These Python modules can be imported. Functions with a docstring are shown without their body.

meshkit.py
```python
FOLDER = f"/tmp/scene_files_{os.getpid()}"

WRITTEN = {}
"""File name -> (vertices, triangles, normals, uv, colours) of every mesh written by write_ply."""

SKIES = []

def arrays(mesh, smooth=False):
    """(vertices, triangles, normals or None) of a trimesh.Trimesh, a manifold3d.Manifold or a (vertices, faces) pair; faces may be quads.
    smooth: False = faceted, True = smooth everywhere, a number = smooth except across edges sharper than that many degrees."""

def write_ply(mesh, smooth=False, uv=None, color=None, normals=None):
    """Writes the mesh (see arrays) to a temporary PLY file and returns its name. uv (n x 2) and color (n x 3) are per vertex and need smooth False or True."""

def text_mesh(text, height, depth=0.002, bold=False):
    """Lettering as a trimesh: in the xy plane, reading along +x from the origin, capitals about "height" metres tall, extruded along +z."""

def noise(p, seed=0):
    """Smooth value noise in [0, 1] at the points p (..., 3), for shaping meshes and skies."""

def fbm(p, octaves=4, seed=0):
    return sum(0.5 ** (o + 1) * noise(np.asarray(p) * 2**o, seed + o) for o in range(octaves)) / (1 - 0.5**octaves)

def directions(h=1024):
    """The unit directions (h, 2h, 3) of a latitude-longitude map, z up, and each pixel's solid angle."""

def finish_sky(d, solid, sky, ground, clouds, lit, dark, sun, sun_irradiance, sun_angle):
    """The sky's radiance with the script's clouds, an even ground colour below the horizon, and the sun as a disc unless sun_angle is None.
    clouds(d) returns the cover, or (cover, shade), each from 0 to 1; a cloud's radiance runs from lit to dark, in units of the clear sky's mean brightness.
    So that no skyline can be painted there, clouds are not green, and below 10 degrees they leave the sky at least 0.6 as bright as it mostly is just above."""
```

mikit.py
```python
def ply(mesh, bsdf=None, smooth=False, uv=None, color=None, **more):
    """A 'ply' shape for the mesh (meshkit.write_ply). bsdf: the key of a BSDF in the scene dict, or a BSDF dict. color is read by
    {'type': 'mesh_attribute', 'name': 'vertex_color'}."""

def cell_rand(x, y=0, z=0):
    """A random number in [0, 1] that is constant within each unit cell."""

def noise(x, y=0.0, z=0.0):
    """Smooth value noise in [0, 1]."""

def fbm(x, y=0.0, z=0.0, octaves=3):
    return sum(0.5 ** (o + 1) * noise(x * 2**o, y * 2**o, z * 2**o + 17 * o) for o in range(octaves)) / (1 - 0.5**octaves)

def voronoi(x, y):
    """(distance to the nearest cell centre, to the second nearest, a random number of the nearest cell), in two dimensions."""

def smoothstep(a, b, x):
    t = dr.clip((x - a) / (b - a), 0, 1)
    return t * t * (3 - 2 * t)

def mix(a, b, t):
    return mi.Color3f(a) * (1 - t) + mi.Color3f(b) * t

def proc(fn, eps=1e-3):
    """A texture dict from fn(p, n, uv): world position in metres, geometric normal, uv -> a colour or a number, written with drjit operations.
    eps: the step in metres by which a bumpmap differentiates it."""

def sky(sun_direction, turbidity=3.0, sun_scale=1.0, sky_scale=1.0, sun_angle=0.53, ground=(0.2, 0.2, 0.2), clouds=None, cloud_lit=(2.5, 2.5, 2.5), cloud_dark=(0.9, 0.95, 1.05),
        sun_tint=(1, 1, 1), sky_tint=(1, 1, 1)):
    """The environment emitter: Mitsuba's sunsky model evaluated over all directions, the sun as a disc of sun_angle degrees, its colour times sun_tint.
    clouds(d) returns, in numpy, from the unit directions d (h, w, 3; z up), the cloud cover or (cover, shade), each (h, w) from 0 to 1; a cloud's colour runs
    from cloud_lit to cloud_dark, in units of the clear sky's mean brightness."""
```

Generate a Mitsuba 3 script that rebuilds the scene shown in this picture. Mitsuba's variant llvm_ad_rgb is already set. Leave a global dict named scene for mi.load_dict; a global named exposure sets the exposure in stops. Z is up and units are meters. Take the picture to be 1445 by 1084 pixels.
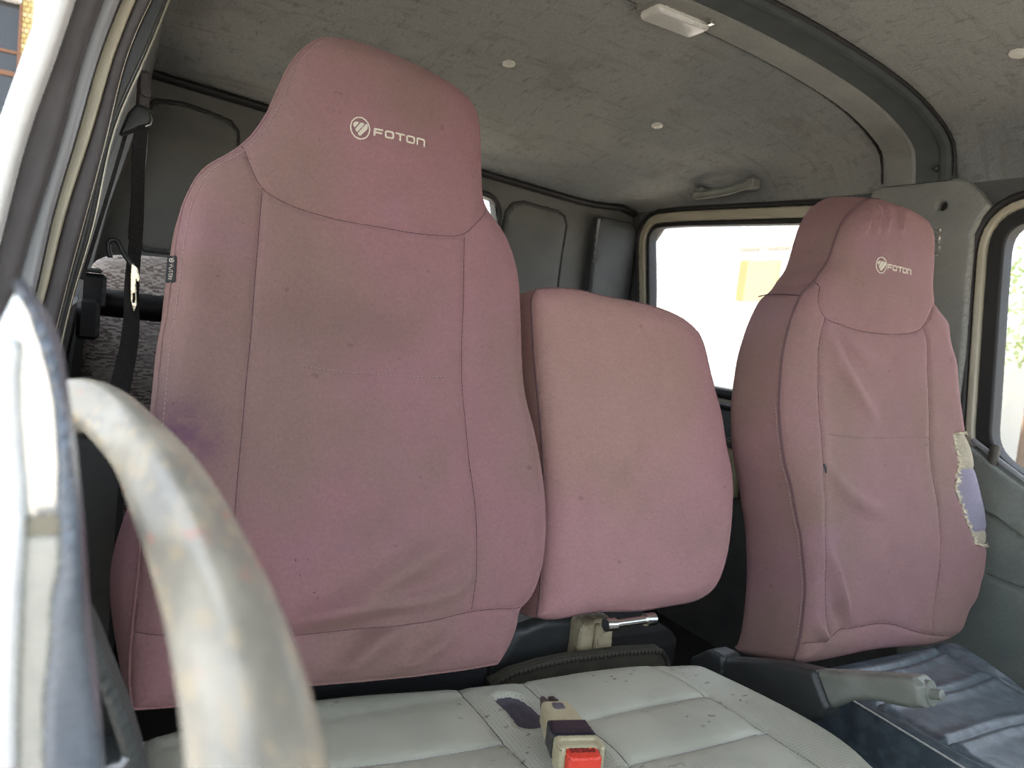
import math, random
import numpy as np, trimesh, shapely
import mitsuba as mi, drjit as dr
import mikit, meshkit
from mikit import proc, noise, fbm, voronoi, smoothstep, mix
from shapely.geometry import Polygon, LineString, Point
from shapely.ops import unary_union, polygonize
from scipy.spatial import Delaunay, cKDTree
from scipy.interpolate import splprep, splev, LinearNDInterpolator

Tm = mi.ScalarTransform4f
scene, labels = {'type': 'scene'}, {}
RNG = np.random.default_rng(7)

# ---------------------------------------------------------------- camera, sky, exposure
# metres: x across the cab, y towards the rear of the cab, z up; the phone is held in the front passenger's doorway
YAW, PITCH, ROLL = map(math.radians, (29.2, -4.96, 6.42))
FOCAL = 1026.0
fwd = np.array([math.sin(YAW) * math.cos(PITCH), math.cos(YAW) * math.cos(PITCH), math.sin(PITCH)])
r0 = np.array([math.cos(YAW), -math.sin(YAW), 0.0]); u0 = np.cross(r0, fwd)
cam_up = math.cos(ROLL) * u0 - math.sin(ROLL) * r0
EYE = np.array([0, 0, 0.80])
scene['camera'] = {'type': 'thinlens', 'fov': 2 * math.degrees(math.atan(722.5 / FOCAL)), 'fov_axis': 'x', 'aperture_radius': 0.0018, 'focus_distance': 1.05,
                   'near_clip': 0.02, 'far_clip': 500.0,
                   'to_world': Tm().look_at(origin=EYE.tolist(), target=(EYE + fwd).tolist(), up=cam_up.tolist())}
SUN = (0.02, 0.52, 0.85)
def haze(d):
    # thin high cloud over most of the sky
    return 0.30 + 0.45 * meshkit.fbm(d * [3, 3, 5], 4, 2), 0.15 + 0.3 * meshkit.fbm(d * [4, 4, 6] + 9, 3, 5)
scene['sky'] = mikit.sky(SUN, turbidity=4.0, sun_scale=1.0, sky_scale=1.0, ground=(0.16, 0.165, 0.17), clouds=haze, cloud_lit=(1.62, 1.57, 1.48), cloud_dark=(1.15, 1.15, 1.15), sun_tint=(1.0, 0.99, 0.96), sky_tint=(1.06, 1.0, 0.88))
exposure = 4.25

# ---------------------------------------------------------------- outlines and positions, all in metres
D = {}
D['L_left'] = [(0.2162,0.7391),(0.1895,0.7063),(0.1761,0.6761),(0.1641,0.6382),(0.1513,0.6085),(0.1401,0.5881),(0.1289,0.5735),(0.1115,0.5559),(0.0944,0.5413),(0.0817,0.5244),(0.0719,0.5005),(0.0659,0.4802),(0.0626,0.4537),(0.0611,0.4355),(0.0575,0.3859),(0.056,0.3556),(0.0529,0.328),(0.051,0.2919),(0.0496,0.2466),(0.0472,0.1941),(0.0433,0.1319),(0.0416,0.071),(0.0392,0.0114),(0.0386,-0.0033),(0.0438,-0.0767)]
D['L_right'] = [(0.2198,0.7433),(0.2463,0.7504),(0.2866,0.7523),(0.3297,0.7483),(0.3648,0.7424),(0.4012,0.7331),(0.4329,0.7186),(0.4479,0.7037),(0.4549,0.6823),(0.4572,0.652),(0.4583,0.6108),(0.4594,0.5807),(0.464,0.559),(0.4767,0.5419),(0.4955,0.5203),(0.5096,0.4922),(0.5177,0.4643),(0.521,0.4314),(0.5229,0.3764),(0.5247,0.3177),(0.5314,0.2724),(0.5406,0.2418),(0.5509,0.1988),(0.5586,0.1518),(0.5617,0.1122),(0.5599,0.0711),(0.5534,0.0357),(0.5413,0.0072),(0.5283,-0.0082),(0.5191,-0.0151),(0.5133,-0.0327),(0.4984,-0.066),(0.4829,-0.0855)]
D['L_hem_edge'] = [(0.0438,-0.0767),(0.0817,-0.0796),(0.2289,-0.0779),(0.2948,-0.082),(0.3629,-0.0852),(0.4329,-0.0865),(0.4829,-0.0855)]
D['L_head_seam'] = [(0.1284,0.5717),(0.1385,0.5413),(0.1525,0.5177),(0.1721,0.507),(0.1955,0.5004),(0.2176,0.497),(0.2585,0.4938),(0.2982,0.4939),(0.3397,0.4929),(0.36,0.4933),(0.3988,0.4965),(0.4247,0.5038),(0.4436,0.5224),(0.455,0.5356),(0.4663,0.5584)]
D['L_seam_l'] = [(0.1525,0.5177),(0.152,0.5086),(0.1503,0.4619),(0.149,0.4291),(0.1473,0.3853),(0.1458,0.338),(0.1429,0.2862),(0.1399,0.2213),(0.1358,0.1459),(0.1344,0.1023),(0.1315,0.0439),(0.1291,-0.0073)]
D['L_seam_r'] = [(0.4247,0.5038),(0.4254,0.461),(0.4238,0.3636),(0.4239,0.2823),(0.43,0.2132),(0.433,0.1828),(0.4388,0.143),(0.442,0.0914),(0.4409,0.0397),(0.4346,-0.009)]
D['L_hem_seam'] = [(0.0328,0.0047),(0.0765,-0.0016),(0.1291,-0.0073),(0.1978,-0.0148),(0.2431,-0.0156),(0.2766,-0.0159),(0.3224,-0.0164),(0.3744,-0.0165),(0.4346,-0.0103),(0.4705,-0.0105),(0.5214,-0.0143)]
D['L_stitch'] = [(0.2048,0.3005),(0.2439,0.2987),(0.3206,0.2973),(0.4007,0.3003)]
D['L_logo_c'] = [(0.2689,0.6167),(0.2563,0.6137),(0.2815,0.6197),(0.2686,0.632),(0.2692,0.6017)]
D['L_logo_t'] = [(0.2859,0.6193),(0.2865,0.6101),(0.3584,0.619),(0.3579,0.6087)]
D['L_tag'] = [(0.0536,0.4216),(0.0613,0.4222),(0.0611,0.3903),(0.0528,0.3912)]
D['L_folds'] = [(0.205,0.014),(0.2508,0.0139),(0.3123,0.0382),(0.3591,0.0612),(0.4087,0.081),(0.1935,-0.0048),(0.2595,0.0089),(0.3312,0.0109),(0.3889,0.0147),(0.2558,-0.0745),(0.2868,-0.0435),(0.3317,-0.0233),(0.3378,-0.0823),(0.37,-0.0534),(0.4091,-0.0359),(0.3889,0.0147),(0.4191,0.0258),(0.4346,0.0475),(0.2752,0.0918),(0.2929,0.1082),(0.3155,0.1293)]
D['L_stain'] = [(0.0745,0.2253),(0.0781,0.2573),(0.1001,0.226),(0.0619,0.1938),(0.3925,0.2836),(0.3977,0.2628),(0.2033,0.0706),(0.2173,0.0706),(0.2088,0.0524),(0.225,0.0324),(0.2285,0.0264),(0.4621,0.335),(0.4546,0.0415)]
D['M_right'] = [(0.571,0.4444),(0.6037,0.4507),(0.6522,0.4531),(0.6998,0.4494),(0.7763,0.4461),(0.8398,0.4369),(0.8717,0.4276),(0.8957,0.4135),(0.9113,0.392),(0.9227,0.3535),(0.934,0.3124),(0.9497,0.2601),(0.957,0.2101),(0.9664,0.1678),(0.9667,0.117),(0.9558,0.0502),(0.9394,0.0007),(0.9093,-0.0372),(0.883,-0.0478),(0.8225,-0.0527),(0.762,-0.055),(0.6513,-0.0489),(0.5952,-0.0517),(0.5671,-0.046)]
D['M_left'] = [(0.5632,0.43),(0.5651,0.3779),(0.5694,0.3166),(0.575,0.2625),(0.5793,0.2098),(0.5813,0.1756),(0.5819,0.1343),(0.5784,0.0654),(0.5737,-0.0061),(0.5671,-0.046)]
D['M_marks'] = [(0.823,0.0896),(0.7392,0.0052),(0.6802,0.0889),(0.6411,0.1114),(0.7075,0.0934),(0.8741,0.407)]
D['R_left'] = [(1.2094,0.6831),(1.1827,0.6663),(1.1604,0.6478),(1.1425,0.6278),(1.1287,0.6035),(1.1171,0.5784),(1.1036,0.5522),(1.0847,0.5318),(1.0679,0.512),(1.0441,0.4941),(1.0279,0.4737),(1.012,0.445),(0.9998,0.4123),(0.9895,0.3741),(0.9862,0.3475),(0.9829,0.3163),(0.9866,0.2524),(0.9988,0.1958),(1.0127,0.1591),(1.025,0.115),(1.0374,0.0731),(1.0445,0.0266),(1.0481,-0.0008),(1.0446,-0.0488),(1.0341,-0.0979),(1.0203,-0.1263)]
D['R_right'] = [(1.2094,0.6831),(1.2388,0.6925),(1.2905,0.6923),(1.3327,0.6914),(1.3669,0.6861),(1.3925,0.6791),(1.4088,0.666),(1.4156,0.6484),(1.4148,0.6067),(1.4118,0.5692),(1.4089,0.5432),(1.4156,0.517),(1.4367,0.498),(1.4581,0.4815),(1.4672,0.4479),(1.4789,0.4202),(1.4858,0.3991),(1.4899,0.3577),(1.4986,0.3051),(1.5077,0.2654),(1.5247,0.2442),(1.5512,0.184),(1.5781,0.126),(1.59,0.0852),(1.5917,0.0533),(1.5856,0.0234),(1.5795,-0.0121),(1.5605,-0.0477),(1.5445,-0.076),(1.5113,-0.1036),(1.5035,-0.118),(1.4836,-0.1352),(1.4571,-0.1418),(1.3517,-0.1417),(1.2557,-0.1343),(1.166,-0.1336),(1.0307,-0.1322)]
D['R_head_seam'] = [(1.0679,0.512),(1.0716,0.5087),(1.061,0.4797),(1.0772,0.4491),(1.1033,0.4431),(1.1416,0.4379),(1.197,0.4348),(1.2528,0.4366),(1.3131,0.4424),(1.3422,0.4494),(1.3604,0.46),(1.3721,0.4721),(1.3816,0.4868),(1.4298,0.5129)]
D['R_seam_l'] = [(1.0772,0.4491),(1.0717,0.435),(1.0606,0.3998),(1.0564,0.3544),(1.0515,0.3107),(1.0514,0.265),(1.055,0.222),(1.0578,0.1815),(1.0638,0.1267),(1.0694,0.072),(1.0748,0.028),(1.0767,-0.0216),(1.0797,-0.0593),(1.0868,-0.0952)]
D['R_seam_r'] = [(1.3604,0.46),(1.3759,0.4312),(1.3809,0.3877),(1.3818,0.3263),(1.3806,0.2624),(1.3833,0.2098),(1.3917,0.168),(1.4034,0.118),(1.4105,0.068),(1.4098,0.0319),(1.4005,-0.0287),(1.3943,-0.0494),(1.3861,-0.1226)]
D['R_hem_seam'] = [(1.0237,-0.1082),(1.0516,-0.0989),(1.0868,-0.0952),(1.1051,-0.0884),(1.1367,-0.0858),(1.2044,-0.0851),(1.2673,-0.0928),(1.3204,-0.1086),(1.373,-0.1211),(1.4787,-0.1387)]
D['R_stitch'] = [(1.055,0.2501),(1.1139,0.246),(1.1775,0.2435),(1.2505,0.245),(1.3783,0.2488)]
D['R_logo_c'] = [(1.2124,0.5568),(1.2001,0.5552),(1.2269,0.5588),(1.2125,0.57),(1.2123,0.5424)]
D['R_logo_t'] = [(1.229,0.5604),(1.2289,0.5512),(1.3039,0.5639),(1.3038,0.553)]
D['R_tear'] = [(1.472,0.2647),(1.4548,0.2573),(1.4544,0.2393),(1.4611,0.2186),(1.4656,0.2034),(1.4604,0.1854),(1.4566,0.1675),(1.456,0.1427),(1.4686,0.1219),(1.4817,0.0912),(1.4991,0.0698),(1.5157,0.0413),(1.5481,0.0284)]
D['R_tear_a'] = [(1.4604,0.1854),(1.4872,0.1881),(1.5538,0.184)]
D['R_tear_b'] = [(1.4943,0.0755),(1.5187,0.062),(1.554,0.0591)]
D['R_folds'] = [(1.2011,0.6803),(1.1685,0.6104),(1.2137,0.6798),(1.1944,0.608),(1.2378,0.6802),(1.2233,0.6191),(1.2784,0.6807),(1.27,0.6265),(1.0845,0.4103),(1.122,0.3636),(1.1701,0.3163),(1.22,0.2802),(1.1223,0.4261),(1.1707,0.3923),(1.221,0.3831),(1.0748,0.191),(1.121,0.1544),(1.1884,0.1223),(1.2449,0.1183),(1.0836,0.0476),(1.1017,-0.0011),(1.1293,-0.057),(1.0552,-0.0604),(1.0592,-0.0799),(1.0832,-0.0948),(1.1016,-0.0248),(1.1107,-0.0612),(1.1386,-0.0878),(1.183,0.1972),(1.2091,0.2099),(1.2503,0.2269)]
D['R_mark'] = [(1.3141,0.5042),(1.0585,0.197),(0.9004,0.2869)]
D['strips'] = {'white':(0.72,[(-0.0621,1.0106),(-0.0755,0.955),(-0.0854,0.9143),(-0.097,0.8597),(-0.108,0.7913),(-0.1151,0.7401)],[(-0.0421,1.0166),(-0.0537,0.9663),(-0.0674,0.9101),(-0.0788,0.8462),(-0.0893,0.7824),(-0.097,0.7417)]),'darkseal':(0.75,[(-0.0438,1.0256),(-0.056,0.9732),(-0.0702,0.9147),(-0.0821,0.8481),(-0.093,0.7817),(-0.101,0.7393)],[(-0.0224,1.0321),(-0.0344,0.9818),(-0.0452,0.9202),(-0.0618,0.8397),(-0.0724,0.7842),(-0.0806,0.7411)]),'greytrim':(0.77,[(-0.023,1.0383),(-0.0353,0.9867),(-0.0464,0.9234),(-0.0635,0.8408),(-0.0744,0.7838),(-0.0827,0.7396)],[(-0.0122,1.0416),(-0.0252,0.9894),(-0.037,0.9255),(-0.0531,0.8425),(-0.0609,0.7855),(-0.0684,0.7409)]),'gap':(0.97,[(-0.0154,1.1043),(-0.0317,1.0386),(-0.0466,0.9581),(-0.0669,0.8535),(-0.0768,0.7817),(-0.0861,0.7255)],[(-0.0113,1.1055),(-0.029,1.0393),(-0.0439,0.9587),(-0.0642,0.8539),(-0.0741,0.782),(-0.0828,0.7258)]),'beige':(0.99,[(-0.0115,1.1118),(-0.0296,1.0442),(-0.0448,0.962),(-0.0656,0.855),(-0.0757,0.7816),(-0.0845,0.7243)],[(0.004,1.1165),(-0.0143,1.0483),(-0.0303,0.9652),(-0.0533,0.8571),(-0.0648,0.783),(-0.0758,0.7251)]),'brown':(1.,[(0.0041,1.1197),(-0.0145,1.0508),(-0.0306,0.9669),(-0.0539,0.8576),(-0.0655,0.7828),(-0.0766,0.7243)],[(0.02,1.1245),(-0.0004,1.0586),(-0.015,0.9704),(-0.044,0.8019),(-0.0602,0.7009)]),'black':(1.01,[(0.0202,1.1278),(-0.0004,1.0612),(-0.0152,0.9721),(-0.0445,0.8019),(-0.0608,0.6999)],[(0.0344,1.132),(0.0113,1.0521),(-0.013,0.9726),(-0.0299,0.8539),(-0.0422,0.7856),(-0.0542,0.7105)]),'bright':(1.02,[(0.0347,1.1353),(0.0114,1.0546),(-0.0131,0.9743),(-0.0302,0.8545),(-0.0426,0.7854),(-0.0548,0.7096)],[(0.04,1.1369),(0.0166,1.0559),(-0.0073,0.9756),(-0.0236,0.8555),(-0.0376,0.786),(-0.0497,0.71)])}
D['ceil'] = {'clip1':[0.7628,1.5484,1.3837],'clip2':[1.2324,1.5804,1.3544],'clip3':[1.4168,0.7914,1.3834],'coat_a':[1.5924,1.7861,1.2638],'coat_b':[1.6305,1.592,1.264],'lampa':[0.8801,1.1734,1.4327],'lampb':[0.9969,1.187,1.4293],'lampc':[0.99,1.131,1.4324],'coat_c':[1.6346,1.7102,1.2511]}
D['brake'] = [(0.8683,0.2545),(0.8412,0.2713),(0.7706,0.3015),(0.7203,0.3211),(0.6646,0.337),(0.5991,0.3652),(0.5258,0.3968),(0.5126,0.3919),(0.5065,0.3662),(0.5249,0.3563),(0.5446,0.3496),(0.5733,0.3413),(0.6004,0.3273),(0.6234,0.3083),(0.6345,0.2969),(0.6421,0.2786)]
D['brk_btn'] = [[0.95,0.519,0.3789],[0.95,0.5016,0.388],[0.95,0.5114,0.3906],[0.95,0.5092,0.3773]]
D['bench_seams'] = {'strip_l':[(0.4284,0.81),(0.4295,0.7014),(0.4366,0.6334)],'strip_r':[(0.5227,0.7973),(0.5295,0.7318),(0.5419,0.679),(0.5462,0.596)],'right':[(0.7404,0.7756),(0.7577,0.6991),(0.7735,0.6077),(0.7804,0.516)],'t1':[(0.4902,0.6973),(0.5397,0.6994),(0.5872,0.698),(0.6334,0.6994),(0.6951,0.6988),(0.7543,0.7011)],'t2':[(0.5278,0.6036),(0.5472,0.6039),(0.6026,0.5994),(0.6648,0.5995),(0.715,0.6018),(0.7735,0.6077)],'tl':[(0.2093,0.7085),(0.2263,0.7078),(0.2846,0.7023),(0.3496,0.6956),(0.4287,0.6926)],'slot':[(0.463,0.7781),(0.4883,0.777),(0.4986,0.7592),(0.5016,0.737),(0.4993,0.7156),(0.4826,0.7014),(0.4623,0.7079),(0.4614,0.7243),(0.4615,0.7564)],'bez':[(0.455,0.7816),(0.4715,0.7933),(0.4991,0.7888),(0.5123,0.766),(0.5123,0.7371)]}
D['bench_out'] = [(0.055,0.8343),(0.0917,0.8423),(0.2459,0.8593),(0.4405,0.8333),(0.6637,0.8174),(0.8011,0.8011),(0.8325,0.7874),(0.8417,0.7661),(0.8637,0.6775),(0.8763,0.5957),(0.8617,0.5135)]
D['rc_seams'] = {'t1':[(1.0435,0.7292),(1.1045,0.7215),(1.1732,0.7171),(1.2268,0.7161),(1.2982,0.7195),(1.373,0.7305)],'t2':[(1.1496,0.6391),(1.1981,0.6338),(1.2702,0.6313),(1.3757,0.6383)],'t3':[(1.0651,0.5337),(1.0954,0.533),(1.1795,0.5335),(1.2538,0.5291)],'l':[(1.0259,0.6764),(1.0305,0.6404),(1.0369,0.5897),(1.0303,0.5135),(1.0345,0.4694)],'r':[(1.3878,0.7475),(1.3872,0.7296),(1.3757,0.6383),(1.3659,0.5836)]}
D['rc_out'] = [(1.0552,0.6828),(1.054,0.6655),(1.0498,0.5737),(1.0449,0.4899),(1.4755,0.7567),(1.4413,0.6715),(1.4027,0.5991)]
D['buckle'] = [[0.4794,0.6868,0.345],[0.5055,0.677,0.345],[0.5003,0.6302,0.345],[0.4523,0.6532,0.345],[0.481,0.5795,0.345],[0.4601,0.6189,0.345],[0.4398,0.6187,0.345]]
D2 = {}
D2['win1_glass'] = [(1.66,2.0529,0.9095),(1.66,2.1073,1.162),(1.66,2.0839,1.1833),(1.66,1.9344,1.1795),(1.66,1.4089,1.1563)]
D2['bpillar'] = [(1.645,1.217,1.2035),(1.645,1.212,1.2206),(1.645,1.1777,1.2326),(1.645,1.091,1.2315),(1.645,1.0043,1.2266),(1.645,0.9842,1.2181),(1.645,0.9612,1.1986),(1.645,0.9282,1.1604)]
D2['bpillar_r'] = [(1.645,0.9282,1.1604),(1.645,0.9412,1.14),(1.645,0.9532,1.1022),(1.645,0.9447,0.9932),(1.645,0.9301,0.8372),(1.645,0.921,0.6481)]
D2['bp_hole'] = [(1.645,1.0302,1.1688),(1.645,1.0187,1.1679),(1.645,1.0321,1.1802)]
D2['bp_slot'] = [(1.64,1.0549,1.1147),(1.64,1.0366,1.1153),(1.64,1.0292,1.06),(1.64,1.046,1.0605)]
D2['beige_r'] = [(1.655,0.9264,1.1529),(1.655,0.9369,1.0798),(1.655,0.9286,0.9635),(1.655,0.9191,0.839),(1.655,0.909,0.6825),(1.655,0.911,0.6183)]
D2['win2_edge'] = [(1.66,0.8596,1.1265),(1.66,0.8862,1.1192),(1.66,0.8964,1.0942),(1.66,0.8834,0.95),(1.66,0.858,0.6919),(1.66,0.8562,0.6535)]
D2['sill'] = [(1.63,0.8855,0.6424),(1.63,0.8322,0.6123),(1.63,0.7576,0.5739)]
D2['sill_glass'] = [(1.66,0.8851,0.6587),(1.66,0.8284,0.624),(1.66,0.7763,0.5999)]
D2['door'] = [(1.63,0.8632,0.3934),(1.63,0.8092,0.38),(1.63,0.7264,0.3768),(1.63,0.8717,0.5203),(1.63,0.8088,0.5104),(1.63,0.7427,0.4799),(1.63,0.8148,0.5482),(1.63,0.7471,0.5079)]
D2['knob'] = [(1.65,0.8455,0.6201),(1.65,0.8229,0.6221),(1.65,0.8449,0.6526),(1.65,0.8236,0.6524)]
D2['rw_panelR'] = [(1.149,2.2,0.9208),(1.1344,2.2,1.0805),(1.1384,2.2,1.1565),(1.1615,2.2,1.1886),(1.1987,2.2,1.1999),(1.3366,2.2,1.1923),(1.3649,2.2,1.1799),(1.3776,2.2,1.1525),(1.3715,2.2,1.0477),(1.3715,2.2,0.8981)]
D2['rw_panelL'] = [(0.0344,2.2,0.9055),(0.0401,2.2,1.2273),(0.0725,2.2,1.2676),(0.1386,2.2,1.2742),(0.2007,2.2,1.2664),(0.2559,2.2,1.2544),(0.2759,2.2,1.234),(0.2841,2.2,1.1489),(0.1295,2.2,0.88),(0.0695,2.2,0.8789)]
D2['rw_win'] = [(1.1065,2.21,1.1518),(1.0891,2.21,1.1839),(1.0507,2.21,1.1956),(1.1046,2.21,1.1234),(1.0835,2.21,1.0778)]
D2['mott'] = [(-0.0381,1.75,0.7793),(0.0038,1.75,0.8362),(0.0361,1.75,0.8481),(0.079,1.75,0.8512),(0.0725,1.75,0.5782),(-0.0415,1.75,0.6016)]
D2['tube'] = [(-0.0577,1.5,0.7443),(0.0671,1.5,0.7409),(0.0662,1.5,0.7553),(0.0681,1.5,0.7253)]
D2['brk'] = [(-0.0456,1.45,0.81),(-0.0255,1.45,0.8078),(-0.0264,1.45,0.7835),(-0.0463,1.45,0.7834),(-0.0438,1.45,0.7146),(-0.0298,1.45,0.7098),(-0.0349,1.45,0.746)]
D2['beltring'] = [(0.0022,1.12,1.0152),(0.0298,1.12,1.029),(0.0277,1.12,1.0081),(0.0172,1.12,1.0003),(0.0069,1.12,0.9915),(0.0224,1.12,1.0547),(0.0169,1.12,1.0761)]
D2['belt_a'] = [(0.0183,1.14,1.0059),(0.019,1.14,0.9362),(0.0201,1.14,0.8598),(0.0197,1.14,0.792),(0.0082,1.14,0.7223),(-0.003,1.14,0.6625)]
D2['belt_w'] = [(0.0201,1.14,0.8598),(0.0304,1.14,0.8614),(0.0142,1.14,0.7229),(0.0351,1.14,0.7247)]
D2['belt_b'] = [(0.0037,1.13,0.9925),(-0.0144,1.13,0.9008),(-0.0384,1.13,0.7849)]
D2['belt_c'] = [(0.0287,1.13,1.012),(0.0279,1.13,0.9556),(0.0245,1.13,0.8982),(0.0216,1.13,0.8596)]
D2['tongue'] = [(0.0187,1.12,0.8188),(0.0266,1.12,0.8141),(0.03,1.12,0.8011),(0.0253,1.12,0.7928),(0.0287,1.12,0.7643),(0.0258,1.12,0.7563),(0.0205,1.12,0.7731),(0.0186,1.12,0.8063)]
D2['hook'] = [(-0.0061,1.12,0.8267),(-0.0085,1.12,0.8404),(-0.0047,1.12,0.8475),(0.0055,1.12,0.8425),(0.013,1.12,0.8294),(0.0214,1.12,0.8163),(0.0186,1.12,0.8063)]
D2['hinge'] = [(0.6918,0.86,0.3618),(0.7757,0.86,0.3625),(0.6901,0.86,0.3734),(0.7742,0.86,0.3721),(0.6755,0.86,0.3636)]
D2['bracket'] = [(0.6869,0.9,0.2913),(0.6871,0.9,0.3183),(0.6975,0.9,0.3313),(0.7183,0.9,0.3326),(0.7487,0.9,0.3293),(0.7509,0.9,0.2867),(0.7219,0.9,0.3083)]
D2['mat'] = [(0.5045,0.872,0.2808),(0.5379,0.872,0.2942),(0.5856,0.872,0.3007),(0.6359,0.872,0.303),(0.7449,0.872,0.3005),(0.8193,0.872,0.2936),(0.8342,0.872,0.2769),(0.8454,0.872,0.247)]
D2['framepiece'] = [(0.5585,0.95,0.2645),(0.5958,0.95,0.3242),(0.6413,0.95,0.3312),(0.7269,0.95,0.3199),(0.7127,0.95,0.2683),(0.6374,0.95,0.2598)]
D2['blade_out'] = [(-0.0306,0.28,0.7825),(-0.0277,0.28,0.7954),(-0.0231,0.28,0.7892),(-0.0193,0.28,0.7829),(-0.016,0.28,0.7756),(-0.013,0.28,0.7612),(-0.0107,0.28,0.7489),(-0.0074,0.28,0.7273),(-0.0044,0.28,0.7054),(-0.0027,0.28,0.6893),(-0.0002,0.28,0.6659),(0.0031,0.28,0.6447),(0.0058,0.28,0.6241)]
D2['blade_in'] = [(-0.0293,0.28,0.7849),(-0.0273,0.28,0.7918),(-0.0234,0.28,0.7875),(-0.022,0.28,0.7836),(-0.018,0.28,0.7712),(-0.014,0.28,0.7538),(-0.0135,0.28,0.7488),(-0.012,0.28,0.733),(-0.0114,0.28,0.7166),(-0.0107,0.28,0.6948),(-0.0117,0.28,0.6901),(-0.0116,0.28,0.6788),(-0.0123,0.28,0.6561),(-0.0114,0.28,0.6278)]
D2['blade_l'] = [(-0.0255,0.28,0.7716),(-0.0247,0.28,0.7485),(-0.0215,0.28,0.716),(-0.0214,0.28,0.6957),(-0.0213,0.28,0.6856),(-0.0209,0.28,0.6519),(-0.0201,0.28,0.6296)]
D2['blade_h'] = [(-0.0215,0.28,0.716),(-0.0113,0.28,0.7146),(-0.0213,0.28,0.7105),(-0.0114,0.28,0.7087)]
D2['pocket'] = [(-0.0038,0.42,0.6217),(0.0004,0.42,0.6151),(0.008,0.42,0.5958),(0.0167,0.42,0.5726),(0.0241,0.42,0.551),(0.0298,0.42,0.5317)]
D2['slot'] = [(0.0012,0.42,0.5882),(0.0046,0.42,0.5865),(0.0135,0.42,0.5571),(0.0178,0.42,0.5408),(0.0214,0.42,0.538),(0.0226,0.42,0.5349),(0.008,0.42,0.5364)]
D2['s_in'] = [(0.04,1.02,1.1369),(0.0166,1.02,1.0559),(-0.0073,1.02,0.9756),(-0.0236,1.02,0.8555),(-0.0376,1.02,0.786),(-0.0497,1.02,0.71)]
D2['s_in2'] = [(0.0347,1.02,1.1353),(0.0114,1.02,1.0546),(-0.0131,1.02,0.9743),(-0.0302,1.02,0.8545),(-0.0426,1.02,0.7854),(-0.0548,1.02,0.7096)]
D2['s_blk'] = [(0.0202,1.01,1.1278),(-0.0004,1.01,1.0612),(-0.0152,1.01,0.9721),(-0.0445,1.01,0.8019),(-0.0608,1.01,0.6999)]
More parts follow.
